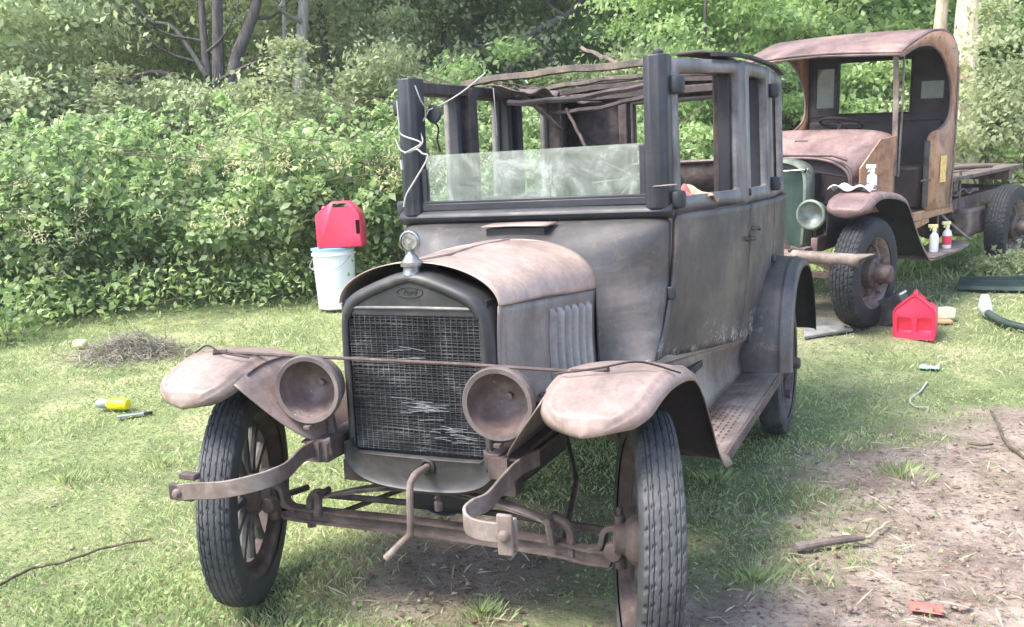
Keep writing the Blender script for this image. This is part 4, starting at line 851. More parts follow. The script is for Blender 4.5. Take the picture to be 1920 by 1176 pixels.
# torn tube bumper
m = MB(); n_ = 18; V = []
for i, x in enumerate([-.85, -.4, 0, .3, .6, .72, .78]):
    for k in range(n_): a = 2*math.pi*k/n_; V.append((x, -.36+.042*math.cos(a), .545+.045*math.sin(a)+.01*x))
for k in range(n_):
    a = 2*math.pi*k/n_; up = .5+.5*math.sin(a); V.append((.80+.12*up**2+.02*random.random(), -.36+.042*math.cos(a)*(1+.3*(1-up)), .553+.045*math.sin(a)*(1.0)+(.012 if up > .5 else 0)))
m.add(V, [(i*n_+k, i*n_+(k+1) % n_, (i+1)*n_+(k+1) % n_, (i+1)*n_+k) for i in range(7) for k in range(n_)]); tb = ob('tube_bumper', m, MAT['rustlight'], truck, solid=.004)
m = MB(); m.tube([(.12, -.36, .55), (.135, -.36, .55)], .049, 18); m.tube([(.30, -.40, .59), (.30, -.35, .60)], .012, 8); m.box((.38, -.30, .56), (.05, .12, .10)); m.box((-.38, -.30, .56), (.05, .12, .10)); ob('bumper_clamp', m, MAT['rust'], tb, bevel=.003)
m = MB(); m.box((0, 0, 0), (.004, .13, .22)); yp = ob('paint_patch', m, MAT['yellowpaint'], truck, bevel=.001); yp.location = (.674, 1.52, 1.07)
# ============================================================ LOOSE THINGS
def on_truck(name, mb, mat, lc, **k):
    o = ob(name, mb, mat, None, **k); o.matrix_world = TM @ Matrix.Translation(lc); return o
def jerry(name, loc, rz, mat, label, w=.27, d=.20, h=.33, s=1.0):
    # moulded plastic can: sloping shoulders, top handle with a real hole, side grip with a real hole
    root = tag(empty(name, loc, rz), label, 'fuel can')
    prof = [(-.5, .03), (-.47, 0), (.47, 0), (.5, .03), (.5, .60), (.46, .72), (.36, .85), (.22, .97), (-.14, .97), (-.30, .86), (-.5, .70)]
    pc = []
    P2 = [Vector((a*w, 0, b*h)) for a, b in prof]
    m = MB(); ny = 9; N_ = len(P2)
    rows = []
    for j in range(ny):
        t = -1+2*j/(ny-1); k = (1-abs(t)**5*.10); y = t*d/2
        rows.append([Vector((p.x*k, y*(1.0 if p.z < .72*h else (.62 if p.z > .9*h else .84)), p.z*(1-.02*abs(t)**5)+.004*abs(t)**5)) for p in P2])
    V = [p for r in rows for p in r]; F = [(j*N_+i, j*N_+(i+1) % N_, (j+1)*N_+(i+1) % N_, (j+1)*N_+i) for j in range(ny-1) for i in range(N_)]
    F += [tuple(range(N_))[::-1], tuple(range((ny-1)*N_, ny*N_))]
    m.add(V, F); body = ob('body', m, mat, root, bevel=.012, smooth=40)
    def cut(c, dd):
        q = MB(); q.box(c, dd); co_ = ob('cut', q, None, None, bevel=.008); co_.parent = root
        return co_
    dg_ = bpy.context
    cuts = [cut((.04*w, 0, .885*h), (.30*w, d*1.4, .085*h)), cut((.40*w, 0, .42*h), (.085*w, d*1.4, .30*h))]
    for cu in cuts:
        b = body.modifiers.new('c', 'BOOLEAN'); b.operation = 'DIFFERENCE'; b.object = cu; b.solver = 'EXACT'
    bpy.context.view_layer.update(); deg = bpy.context.evaluated_depsgraph_get(); nm = bpy.data.meshes.new_from_object(body.evaluated_get(deg)); body.modifiers.clear(); body.data = nm
    nm.polygons.foreach_set('use_smooth', [True]*len(nm.polygons)); nm.set_sharp_from_angle(angle=R_(40))
    for cu in cuts: bpy.data.objects.remove(cu)
    m = MB(); m.lathe([(.028, 0), (.028, .02), (.024, .026), (0, .026)], 16, Matrix.Translation((-.33*w, 0, .80*h)) @ Matrix.Rotation(R_(-60), 4, 'Y')); ob('cap', m, mat, root)
    m = MB(); m.tube([(-.47*w, -d/2*.93, .10*h), (.47*w, -d/2*.93, .10*h)], .004, 6); ob('moulded_ridge', m, mat, body)
    return root
# white bucket with a blue-rimmed lid
bp_ = G(633, 577); D_ = float(np.dot(RM[2], np.array(bp_)-CP)); bs = 80/FPX*D_/.30
root = tag(empty('bucket', bp_), 'tall white plastic bucket before the hedge with a fuel can on its lid', 'bucket')
m = MB(); m.lathe([(0, 0), (.120*bs, 0), (.128*bs, .01), (.143*bs, .36*bs), (.143*bs, .375*bs), (.153*bs, .375*bs), (.153*bs, .39*bs), (.144*bs, .395*bs), (.144*bs, .41*bs), (0, .41*bs)], 40, Matrix.Rotation(R_(-90), 4, 'Y')); ob('body', m, MAT['whiteplastic'], root)
m = MB(); m.lathe([(.135*bs, .411*bs), (.154*bs, .411*bs), (.154*bs, .425*bs), (.13*bs, .428*bs), (0, .424*bs)], 40, Matrix.Rotation(R_(-90), 4, 'Y')); ob('lid', m, MAT['bluelid'], root)
m = MB(); m.tube(crv([(-.150*bs, -.02, .37*bs), (-.12*bs, -.12*bs, .30*bs), (0, -.16*bs, .27*bs), (.12*bs, -.12*bs, .30*bs), (.150*bs, -.02, .37*bs)], 20), .003, 6); ob('handle', m, MAT['greyplastic'], root)
yaw = R_(24)
j1 = jerry('fuel_can', (bp_.x+.075, bp_.y+.033, bp_.z+.427*bs), yaw+R_(2), MAT['redfaded'], 'faded pinkish red fuel can standing on the white bucket', w=.325*bs, d=.25*bs, h=.325*bs)
gp = G(1716, 632); j2 = tag(empty('fuel_can', gp, R_(-4)), 'bright red fuel can standing on the grass beside the truck front wheel', 'fuel can')
def gable(hh, sc=1.0): return [(-.160, 0), (.160, 0), (.172, .03), (.172, .225), (.160, .250), (.03, .350), (0, .360), (-.03, .350), (-.160, .250), (-.172, .225), (-.172, .03)]
m = MB(); rows = []
for y, k, dz in ((-.125, .90, -.012), (-.138, .96, -.004), (-.130, 1.0, 0), (.0, 1.0, 0), (.12, 1.0, 0), (.14, .93, -.010)):
    rows.append([Vector((a*k, y+(.05*max(0, b-.22)/.14 if y < 0 else 0), b*(1 if b > .1 else 1)+(dz if b > .1 else -dz*.2))) for a, b in gable(0)])
nn_ = len(rows[0]); m.add([p for r_ in rows for p in r_], [(j_*nn_+i_, j_*nn_+(i_+1) % nn_, (j_+1)*nn_+(i_+1) % nn_, (j_+1)*nn_+i_) for j_ in range(5) for i_ in range(nn_)]+[tuple(range(nn_))[::-1], tuple(range(5*nn_, 6*nn_))])
bd = ob('body', m, MAT['red'], j2, smooth=40); cl_ = []
for a in (-1, 1):
    q = MB(); q.box((a*.079, -.15, .115), (.124, .10, .125), Matrix.Rotation(R_(14), 3, 'X')); c_ = ob('cut', q, None, None, smooth=0, bevel=.012); c_.parent = j2; cl_.append(c_)
    b_ = bd.modifiers.new('c', 'BOOLEAN'); b_.operation = 'DIFFERENCE'; b_.object = c_; b_.solver = 'EXACT'
b_ = bd.modifiers.new('b', 'BEVEL'); b_.width = .008; b_.segments = 3; b_.limit_method = 'ANGLE'; b_.angle_limit = R_(35)
bpy.context.view_layer.update(); nm = bpy.data.meshes.new_from_object(bd.evaluated_get(bpy.context.evaluated_depsgraph_get())); bd.modifiers.clear(); bd.data = nm
nm.polygons.foreach_set('use_smooth', [True]*len(nm.polygons)); nm.set_sharp_from_angle(angle=R_(40))
for c_ in cl_: bpy.data.objects.remove(c_)
m = MB(); m.tube(crv([(0, -.06, .352), (0, -.02, .375), (0, .06, .375), (0, .10, .345)], 12), .018, 10); ob('handle', m, MAT['red'], j2)
m = MB(); m.lathe([(.026, 0), (.026, .022), (0, .026)], 16, Matrix.Translation((.085, .06, .29)) @ Matrix.Rotation(R_(-60), 4, 'Y')); ob('cap', m, MAT['under'], j2); j2.scale = (.82, .82, .86)
# spray bottles
def spray(mw_, col, label, h=.17, full=False, cap=None):
    root = tag(empty('spray_bottle'), label, 'bottle', 'spray bottles left on the truck'); root.matrix_world = mw_
    m = MB(); m.lathe([(0, 0), (.034, 0), (.036, .01), (.036, h*.7), (.030, h*.82), (.016, h*.92), (.014, h), (0, h)], 24, Matrix.Rotation(R_(-90), 4, 'Y')); ob('body', m, col, root)
    m = MB(); m.lathe([(.018, 0), (.018, .022), (.012, .026), (0, .026)], 16, Matrix.Translation((0, 0, h)) @ Matrix.Rotation(R_(-90), 4, 'Y')); m.box((-.012, 0, h+.042), (.075, .02, .028)); m.box((-.028, 0, h+.018), (.008, .014, .035), Matrix.Rotation(R_(18), 3, 'Y')); ob('trigger_head', m, cap or MAT['whiteplastic'], root, bevel=.004)
    return root
def truckplace(lc, rz=0): return TM @ Matrix.Translation(lc) @ Matrix.Rotation(rz, 4, 'Z')
capy = plain('cream_yellow_cap', (.72, .68, .35), .4)
spray(truckplace((.64, .20, 1.0), 1), MAT['whiteplastic'], 'white spray bottle standing on the truck fender', h=.13)
spray(truckplace((.735, 1.24, .41), .4), MAT['whiteplastic'], 'white bottle with cream trigger on the running board, nearer the front wheel', cap=capy)
sp_ = spray(truckplace((.745, 1.50, .41), .9), MAT['whiteplastic'], 'white bottle with red liquid in it on the running board', cap=capy)
m = MB(); m.lathe([(.0365, .03), (.0375, .035), (.0375, .10), (.0365, .105)], 24, Matrix.Rotation(R_(-90), 4, 'Y')); ob('red_band', m, MAT['redfaded'], sp_)
m = MB(); m.grid(lambda u, v: Vector((-.15+.30*u, -.07+.14*v, .03+.028*math.sin(9*u+3*v)*math.sin(4*v+1)+.02*math.sin(math.pi*u))), 26, 16)
tag(on_truck('rag', m, MAT['whiteplastic'], (.60, -.06, .99), solid=.004), 'crumpled white rag lying on the front of the truck fender', 'rag')
m = MB()
for k in range(3): m.beam((-.09+.03*k, .02, .05+.01*k), (.10, -.05+.04*k, .03), .018, .006)
tag(on_truck('metal_scrap', m, MAT['rust'], (.66, .04, 1.0)), 'small rusty metal scrap lying on the white rag on the truck fender', 'scrap')
# cloth lying in the sedan
m = MB(); m.grid(lambda u, v: Vector((-.11+.22*u, -.07+.14*v, .025*math.sin(8*u+2*v)*math.sin(5*v+1)+.05*math.sin(math.pi*u)*math.sin(math.pi*v))), 26, 20)
o = tag(ob('cloth', m, plain('patterned_cloth', (.5, .36, .22), .9, 0, .5, 40), None, solid=.004), 'crumpled tan cloth lying inside the sedan by the near front window', 'cloth'); o.location = (.55, 1.34, 1.295)
m = MB(); m.grid(lambda u, v: Vector((-.04+.08*u, -.04+.08*v, .015*math.sin(7*u+2*v)*math.sin(6*v+1)+.04*math.sin(math.pi*u)*math.sin(math.pi*v))), 22, 16)
o = tag(ob('cloth', m, plain('faded_red_cloth', (.45, .16, .15), .8), None, solid=.004), 'small faded red cloth beside the tan one inside the sedan', 'cloth'); o.location = (.57, 1.16, 1.315)
# white cord tied round the far windshield pillar
cpts = [(-.30, 1.1, 1.905), (-.36, 1.05, 1.80), (-.44, .99, 1.72)]
m = MB(); m.tube(crv([U(910, 137, 'y', 1.2), U(870, 170, 'y', 1.12), U(835, 192, 'y', 1.05), U(803, 207, 'y', 1.0)], 16), .0032, 6)
m.tube(crv([U(803, 207, 'y', 1.0), U(790, 190, 'y', .95), U(778, 160, 'y', .93)], 8), .003, 6)
m.tube(crv([U(803, 208, 'y', 1.0), U(788, 240, 'y', .98), U(792, 268, 'y', .94), U(770, 285, 'y', .905), U(752, 282, 'y', .91), U(742, 262, 'y', .96)], 24), .003, 6)
m.tube(crv([U(744, 190, 'y', .90), U(748, 230, 'y', .90), U(752, 252, 'y', .905), U(785, 265, 'y', .905), U(786, 272, 'y', .905), U(758, 288, 'y', .90), U(780, 280, 'y', .905), U(792, 288, 'y', .90), U(802, 295, 'y', .90), U(780, 335, 'y', .90), U(762, 365, 'y', .90), U(757, 388, 'y', .90)], 60), .0034, 6)
m.tube(crv([U(752, 300, 'y', .90), U(754, 318, 'y', .90)], 4), .007, 6)
tag(ob('cord', m, MAT['cord'], None), 'white cord knotted round the left windshield pillar of the sedan', 'cord')
m = MB(); m.tube(crv([U(925, 165, 'y', 1.8), U(928, 200, 'y', 1.8), U(932, 255, 'y', 1.8)], 10), .0028, 6); tag(ob('cord', m, MAT['cord'], None), 'thin white string hanging straight down inside the sedan cabin', 'cord')
m = MB(); m.tube(crv([U(810, 222, 'y', 1.05), U(822, 240, 'y', 1.08), U(820, 262, 'y', 1.08), U(826, 285, 'y', 1.08)], 12), .004, 6); tag(ob('cable', m, MAT['under'], None), 'dark bent cable hanging beside the cord inside the left windshield pillar', 'cable')
m = MB(); m.tube(crv([U(1225, 350, 'y', .915), U(1245, 348, 'y', .91), U(1270, 346, 'x', .62)], 8), .003, 6); tag(ob('wire', m, MAT['rustlight'], None), 'thin rusty wire wound round the near windshield pillar of the sedan', 'wire')
# things lying on the ground
def lie(name, pxs, r, mat, label, cat, n=20, lift=.5, wob=0, **k):
    P = [G(x, y, r*lift+.012) for x, y in pxs]; m = MB(); c = crv(P, n)
    rr = r if isinstance(r, (int, float)) else r
    m.tube([p+Vector((0, 0, wob*math.sin(i*1.7))) for i, p in enumerate(c)], [r*(1-.25*i/n) for i in range(n+1)], 10); return tag(ob(name, m, mat, None, **k), label, cat)
lie('pipe', ((1490, 1041), (1555, 1030), (1619, 1021)), .018, MAT['rustlight'], 'short rusty iron pipe lying on the bare earth', 'pipe', lift=1)
lie('branch', ((-60, 1130), (0, 1105), (60, 1075), (120, 1062), (200, 1035), (285, 1018)), .007, MAT['stem'], 'long thin dark stick lying on the left grass', 'stick', 30, 1, .002)
lie('branch', ((1975, 900), (1920, 865), (1885, 835), (1870, 800), (1858, 778)), .009, MAT['stem'], 'bent bare twig lying over the earth at the right edge', 'stick', 24, 1, .004)
lie('branch', ((1815, 838), (1840, 842), (1862, 840)), .008, MAT['stem'], 'tiny dark twig on the pale earth left of the bent twig', 'stick', 10, 1)
lie('branch', ((1580, 1010), (1620, 1018), (1648, 1000), (1668, 985)), .006, MAT['straw'], 'thin pale twig just behind the iron pipe', 'stick', 14, 1, .004)
lie('cord', ((1738, 722), (1725, 740), (1706, 755), (1715, 768), (1740, 770)), .006, MAT['cord'], 'short pale cord curled on the grass at the edge of the bare earth', 'cord', 20, 1)
root = tag(empty('bottle', G(222, 772, .05), R_(24-14)), 'yellow squeeze bottle with a grey end lying on the left grass', 'bottle'); root.scale = (.8, .8, .8)
m = MB(); m.lathe([(0, .10), (.038, .095), (.045, .08), (.045, -.06), (.038, -.08), (.025, -.095)], 24); ob('body', m, MAT['yellow'], root)
m = MB(); m.lathe([(.030, -.085), (.036, -.10), (.038, -.15), (.028, -.185), (.012, -.195), (0, -.20)], 24); ob('cap', m, MAT['greyplastic'], root)
root = tag(empty('tool', G(245, 785, .02), R_(40)), 'small grey metal tool lying in the grass just below the yellow bottle', 'tool')
m = MB(); m.beam((-.08, 0, 0), (.08, .01, 0), .03, .012); ob('blade', m, MAT['greyplastic'], root, bevel=.003); m = MB(); m.beam((.08, .01, 0), (.13, .015, 0), .02, .02); ob('grip', m, MAT['under'], root, bevel=.004)
m = MB(); m.box((0, 0, .05), (.10, .08, .06), Matrix.Rotation(.4, 3, 'Z')); o = tag(ob('paper_scrap', m, plain('yellowish_paper', (.7, .66, .35), .7), None, bevel=.02), 'small crumpled yellow scrap left of the hay pile', 'litter'); o.location = G(152, 656)
m = MB(); m.grid(lambda u, v: Vector((-.06+.12*u, -.04+.08*v, .012+.012*math.sin(8*u+3)*math.sin(5*v))), 16, 12); o = tag(ob('glove', m, plain('turquoise_cloth', (.30, .50, .44), .8), None, solid=.003), 'small turquoise rag on the grass in front of the right fuel can', 'rag'); o.location = G(1742, 692)
m = MB(); m.box((0, 0, .05), (.16, .11, .09), Matrix.Rotation(.5, 3, 'Z')); o = tag(ob('plastic_tub', m, plain('cream_plastic', (.62, .62, .42), .5), None, bevel=.02), 'cream plastic tub just right of the fuel can by the truck', 'tub'); o.location = G(1768, 600)
m = MB(); m.box((0, 0, .02), (.12, .08, .03), Matrix.Rotation(.3, 3, 'Z')); o = tag(ob('brick_piece', m, plain('orange_clay', (.55, .25, .14), .8), None, bevel=.01), 'small orange brick piece beside the cream tub', 'brick'); o.location = G(1768, 608)
m = MB(); m.grid(lambda u, v: Vector((-.05+.10*u, -.035+.07*v, .004+.008*math.sin(5*u)*math.sin(math.pi*v))), 14, 10); o = tag(ob('red_scrap', m, plain('dull_red_cloth', (.40, .13, .11), .85), None, solid=.003), 'dull red scrap pressed into the earth at the lower right', 'scrap'); o.location = G(1738, 1142)
# grey box and board under the truck, green panel, downspout
p = G(1668, 606); root = tag(empty('box', p, R_(-10)), 'grey metal box with a white top leaning behind the fuel can by the truck wheel', 'box')
m = MB(); m.box((0, 0, .10), (.26, .20, .20), Matrix.Rotation(R_(-22), 3, 'Y')); ob('body', m, MAT['spoke'], root, bevel=.012); m = MB(); m.box((.045, 0, .215), (.12, .18, .015), Matrix.Rotation(R_(-22), 3, 'Y')); ob('lid', m, MAT['whiteplastic'], root, bevel=.004)
P = [G(x, y, .015) for x, y in ((1508, 640), (1600, 625), (1555, 604), (1505, 606))]
m = MB(); m.prism(P, (0, 0, .02)); tag(ob('board', m, worn('grey_board', (.16, .16, .16), (.26, .27, .27), (.34, .34, .33), sc=5), None, smooth=0, bevel=.003), 'flat grey board lying on the ground between sedan and truck', 'board')
P = [G(1795, 547, .02), G(1990, 552, .02), G(1990, 532, .05), G(1800, 536, .05)]
root = tag(empty('shutter', (0, 0, 0)), 'dark green ribbed panel lying in the grass behind the truck', 'panel')
m = MB(); m.prism(P, (0, .02, .03)); ob('panel', m, MAT['greenmetal'], root, smooth=0)
m = MB()
for k in range(1, 6):
    t = k/6; m.beam(P[0].lerp(P[3], t)+Vector((0, -.01, .03)), P[1].lerp(P[2], t)+Vector((0, -.01, .03)), .012, .02)
ob('slats', m, MAT['greenmetal'], root, smooth=0)
root = tag(empty('hose', (0, 0, 0)), 'dark green hose with a pale metal nozzle lying at the right edge', 'hose')
P = crv([G(1852, 600, .05), G(1880, 612, .035), G(1920, 622, .03), G(2010, 640, .03)], 16); m = MB(); m.tube(P, .028, 12); ob('tube', m, MAT['greenmetal'], root)
m = MB(); q = G(1846, 592, .06); m.tube([P[0], q, q+Vector((.0, .02, .10))], [.034, .055, .03], 12); ob('nozzle', m, MAT['palegreen'] if False else plain('pale_zinc', (.5, .55, .6), .4, .3), root)
# blue folding chair far in the trees
def h3(x, y): return float(H(np.float64(x), np.float64(y)))
# ============================================================ VEGETATION
def unit(a): return a/np.maximum(np.linalg.norm(a, axis=1, keepdims=True), 1e-9)
def leafV(P, size, aspect=.5, nb=(0, 0, .6), rnd=1.0, var=.35, fold=.12):
    n = len(P); nrm = unit(rng.normal(size=(n, 3))*rnd+np.array(nb)); t = unit(np.cross(nrm, rng.normal(size=(n, 3)))); s = np.cross(nrm, t)
    L = (size*(1+var*rng.uniform(-1, 1, n)))[:, None]; W = L*aspect*.5
    V = np.stack([P, P+t*L*.45+s*W+nrm*L*fold, P+t*L, P+t*L*.45-s*W+nrm*L*fold], 1).reshape(-1, 3)
    return V, np.arange(4*n).reshape(n, 4)
def leafobj(name, P, size, mat, parent=None, **k):
    V, Q = leafV(P, size, **k); return nobj(name, nmesh(name, V, Q, mat, smooth=False), parent)
def wob(x, y, z, f=1.0, s=0):
    return (np.sin(f*2.1*x+s)+np.sin(f*3.3*z+1.7*s+f*x)+np.sin(f*2.7*y-1.1*s)+.6*np.sin(f*6.1*x-f*4.3*z+s)+.5*np.sin(f*9.7*z+f*5*y+2*s))/4
# --- flowering hedge along the left, behind the bucket
HB = [G(x, y) for x, y in ((-420, 640), (-150, 618), (120, 596), (400, 572), (640, 556), (860, 545), (1120, 535), (1330, 528))]
hb = np.array([tuple(p) for p in HB]); seg = np.r_[0, np.cumsum(np.linalg.norm(np.diff(hb[:, :2], axis=0), axis=1))]
def hpt(s): return np.interp(s, seg, hb[:, 0]), np.interp(s, seg, hb[:, 1])
dirn = (hb[-1]-hb[0])[:2]; dirn /= np.linalg.norm(dirn); hn = np.array([dirn[1], -dirn[0]])   # towards the clearing
def hedge_front(s, v):            # how far the face stands out, by height v
    base = np.interp(v, [0, .25, .5, .8, 1.2, 1.55, 1.8, 2.0], [-.35, -.45, -.15, .12, .16, -.02, -.40, -.95])
    hol = .5*np.exp(-((v-.42)/.30)**2)*(.5+.5*np.sin(1.7*s+1.0))
    return base-hol+.24*wob(s*1.3, 0, v*1.6, 1.2, 1)+.14*wob(s*3, 0, v*3, 1.5, 4)
hedge = tag(empty('hedge', HB[3]), 'long honeysuckle hedge with cream blossoms behind the white bucket on the left', 'hedge')
def hp(s, v, o):
    x, y = hpt(s); x = x+hn[0]*o; y = y+hn[1]*o; return np.stack([x, y, H(x, y)+v], 1)-np.array(HB[3])
n = 64000; s = rng.uniform(0, seg[-1], n); v = rng.uniform(.02, 2.0, n); hv = .76+.07*np.sin(1.1*s)+.05*np.sin(2.9*s+1)+.09*wob(s*4, 0, s*0, 1.7, 6); v = v*hv
o = hedge_front(s, v/hv)-np.abs(rng.normal(size=n))*.16+.03
lsz = np.where(rng.uniform(size=n) < .55, .058, .092)
keep = rng.uniform(size=n) < np.interp(v, [0, .12, .3, .5, .75, 3], [.55, .26, .26, .5, 1, 1])
keep &= rng.uniform(size=n) < .25+.75*(wob(s*2.5, 0, v*2.5, 1.6, 2) > -.2)
P = hp(s[keep], v[keep], o[keep]); leafobj('foliage', P, lsz[keep], MAT['leaf_hedge'], hedge, aspect=.62, nb=(hn[0]*.75, hn[1]*.75, .75), rnd=.75)
n = 20000; s = rng.uniform(0, seg[-1], n); v = rng.uniform(0, 1.3, n); o = hedge_front(s, v/.74)-.35-rng.uniform(0, .5, n)
leafobj('inner_foliage', hp(s, v, o), .09, MAT['leaf_wood'], hedge, aspect=.6, nb=(hn[0], hn[1], .4), rnd=.9)
n = 3000; s = rng.uniform(0, seg[-1], n); v = rng.uniform(.25, 1.45, n); cl = wob(s*1.5, 0, v*1.5, 1.1, 7) > -.2; s, v = s[cl], v[cl]
o = hedge_front(s, v/.74)+.03; Pc = hp(s, v, o); Pp = np.repeat(Pc, 7, 0)+rng.normal(size=(len(Pc)*7, 3))*.018
leafobj('blossoms', Pp, .040, MAT['petal'], hedge, aspect=.28, nb=(hn[0], hn[1], .3), rnd=1.0)
m = MB()
for k in range(150):
    s0 = random.uniform(0, seg[-1]); o0 = random.uniform(-.75, -.25); a = Vector(tuple(hp(np.array([s0]), np.array([0.]), np.array([o0]))[0])); 
    b = a+Vector((random.uniform(-.5, .5), random.uniform(-.4, .4), random.uniform(.35, .95))); c = (a+b)/2+Vector((random.uniform(-.25, .25), random.uniform(-.25, .25), random.uniform(-.1, .3)))
    m.tube(crv([a, c, b], 8), random.uniform(.004, .013), 5)
for k in range(150):
    s0 = random.uniform(0, seg[-1]); v0 = random.uniform(.05, 1.9); P0 = hp(np.array([s0, s0+random.uniform(-.5, .5), s0+random.uniform(-.9, .9)]), np.array([v0, v0+random.uniform(.05, .3), max(.02, v0+random.uniform(-.3, .2))]), np.array([hedge_front(s0, v0)-.1]*3)+np.array([0, .16, .1]))
    m.tube(crv([Vector(tuple(p)) for p in P0], 10), .0035, 4)
ob('stems', m, MAT['stem'], hedge)
SP = []; m = MB()
for k in range(230):
    s0 = random.uniform(0, seg[-1]); v0 = random.uniform(.5, 1.5) if k % 2 else random.uniform(1.2, 1.55); o0 = float(hedge_front(s0, v0/.76))-.1
    a = hp(np.array([s0]), np.array([v0]), np.array([o0]))[0]; ds = random.uniform(-.35, .35); up = random.uniform(-.15, .35); ou = random.uniform(.08, .32)
    b = hp(np.array([s0+ds]), np.array([v0+up]), np.array([o0+ou]))[0]; c_ = (a+b)/2+np.array([0, 0, .12]); cv = crv([a, c_, b], 12); m.tube(cv, .003, 4)
    for q in cv[3:]:
        for j in range(3): SP.append(np.array(q)+rng.normal(size=3)*.014)
ob('vines', m, MAT['stem'], hedge); leafobj('vine_leaves', np.array(SP), .058, MAT['leaf_bright'], hedge, aspect=.6, nb=(hn[0]*.6, hn[1]*.6, .9), rnd=.7)
# --- tree and shrub crowns: clumps of leaves spread through an uneven volume
def crown_mesh(name, R, Hh, nclump, nleaf, size, mat, seed, aspect=.55, flat=.45, droop=0):
    g = np.random.default_rng(seed); th = g.uniform(0, 2*np.pi, nclump); z = g.uniform(-1, 1, nclump); rr = g.uniform(.45, 1, nclump)**.6*np.sqrt(np.maximum(0, 1-np.abs(z)**2.2))
    C = np.stack([R*rr*np.cos(th), R*rr*np.sin(th), Hh*.5*z], 1)*(1+.18*g.normal(size=(nclump, 1))); cs = g.uniform(.12, .26, nclump)*R
    k = g.integers(0, nclump, nleaf); D = g.normal(size=(nleaf, 3)); D[:, 2] *= flat; P = C[k]+D*cs[k][:, None]*.75; P[:, 2] -= droop*(np.hypot(D[:, 0], D[:, 1]))*cs[k]
    nb = unit(P*np.array([1, 1, .6])+np.array([0, 0, R*.5]))
    n_ = len(P); nrm = unit(rng.normal(size=(n_, 3))*.8+nb*.9); t = unit(np.cross(nrm, rng.normal(size=(n_, 3)))); s_ = np.cross(nrm, t); L = (size*(1+.4*rng.uniform(-1, 1, n_)))[:, None]; W = L*aspect*.5
    V = np.stack([P, P+t*L*.45+s_*W+nrm*L*.1, P+t*L, P+t*L*.45-s_*W+nrm*L*.1], 1).reshape(-1, 3)
    return nmesh(name, V, np.arange(4*n_).reshape(n_, 4), mat, smooth=False), C
CR = {}
CR['wood'] = [crown_mesh('crown', 2.4, 3.6, 60, 20000, .115, MAT['leaf_wood'], s) for s in (1, 2)]
CR['bright'] = [crown_mesh('crown', 2.2, 3.0, 46, 17000, .125, MAT['leaf_bright'], s, flat=.3, droop=.3) for s in (3, 4)]
CR['olive'] = [crown_mesh('crown', 2.2, 3.4, 60, 20000, .085, MAT['leaf_olive'], s) for s in (5, 6)]
SH = {'wood': crown_mesh('foliage', 1.2, 2.2, 40, 13000, .085, MAT['leaf_wood'], 11)[0], 'bright': crown_mesh('foliage', 1.2, 2.0, 36, 12000, .085, MAT['leaf_bright'], 12)[0], 'olive': crown_mesh('foliage', 1.2, 2.2, 40, 13000, .07, MAT['leaf_olive'], 13)[0]}
def at_px(px, dep, z=None):       # ground point in the direction of a photo column, at a distance
    d = ray(px, 330); p = CP+d*dep; return Vector((p[0], p[1], h3(p[0], p[1])))
def branchy(m, base, top, r0, nb_, spread, seed, low=.45):
    g = random.Random(seed); mid = base.lerp(top, .5)+Vector((g.uniform(-.15, .15), g.uniform(-.15, .15), 0)); P = crv([base-Vector((0, 0, .2)), base.lerp(mid, .5)+Vector((g.uniform(-.06, .06), g.uniform(-.06, .06), 0)), mid, top], 18)
    m.tube(P, [r0*(1.25 if i == 0 else 1)*(1-.72*i/18) for i in range(19)], 10)
    for k in range(nb_):
        i = int(18*(low+(1-low)*g.random())); a = P[min(i, 17)]; th = g.uniform(0, 6.28); L = spread*g.uniform(.5, 1); e = a+Vector((math.cos(th)*L, math.sin(th)*L, L*g.uniform(.25, .9)))
        c = a.lerp(e, .5)+Vector((0, 0, -.12*L)); q = crv([a, c, e], 9); rb = r0*(1-.72*i/18)*.5; m.tube(q, [rb*(1-.8*j/9) for j in range(10)], 6)
        for kk in range(2):
            b = q[g.randint(4, 8)]; e2 = b+Vector((g.uniform(-1, 1), g.uniform(-1, 1), g.uniform(-.1, .8)))*L*.5; m.tube(crv([b, b.lerp(e2, .5)+Vector((0, 0, .05)), e2], 5), [rb*.35*(1-.15*j) for j in range(6)], 5)
ORD = 'first second third fourth fifth sixth seventh eighth ninth tenth eleventh twelfth'.split()
def ranked(items, key, labels):      # an ordinal from the left for look-alikes
    out = []
    for it in items:
        same = sorted([q for q in items if key(q) == key(it)], key=lambda q: q[0]); k = same.index(it)
        out.append('%s from the left of the %s' % (ORD[k], labels[key(it)]) if len(same) > 1 else 'the only '+labels[key(it)])
    return out
TREEGRP = 'woodland trees behind the clearing'
def tree(px, dep, kind, var, ch, cs, tr, lean=(0, 0), bk='bark', label='', seed=0, nb=9, group=None, cdx=0):
    b = at_px(px, dep); root = tag(empty('tree', b), label, 'tree', group)
    m = MB(); top = Vector((lean[0], lean[1], ch+.8*cs)); branchy(m, Vector((0, 0, 0)), top, tr, nb, 1.6*cs, seed); ob('trunk', m, MAT[bk], root, smooth=60)
    c = nobj('crown', CR[kind][var][0], root); c.location = (lean[0]*.8+cdx, lean[1]*.8, ch); c.scale = (cs, cs, cs); c.rotation_euler = (0, 0, seed*1.3)
    return root
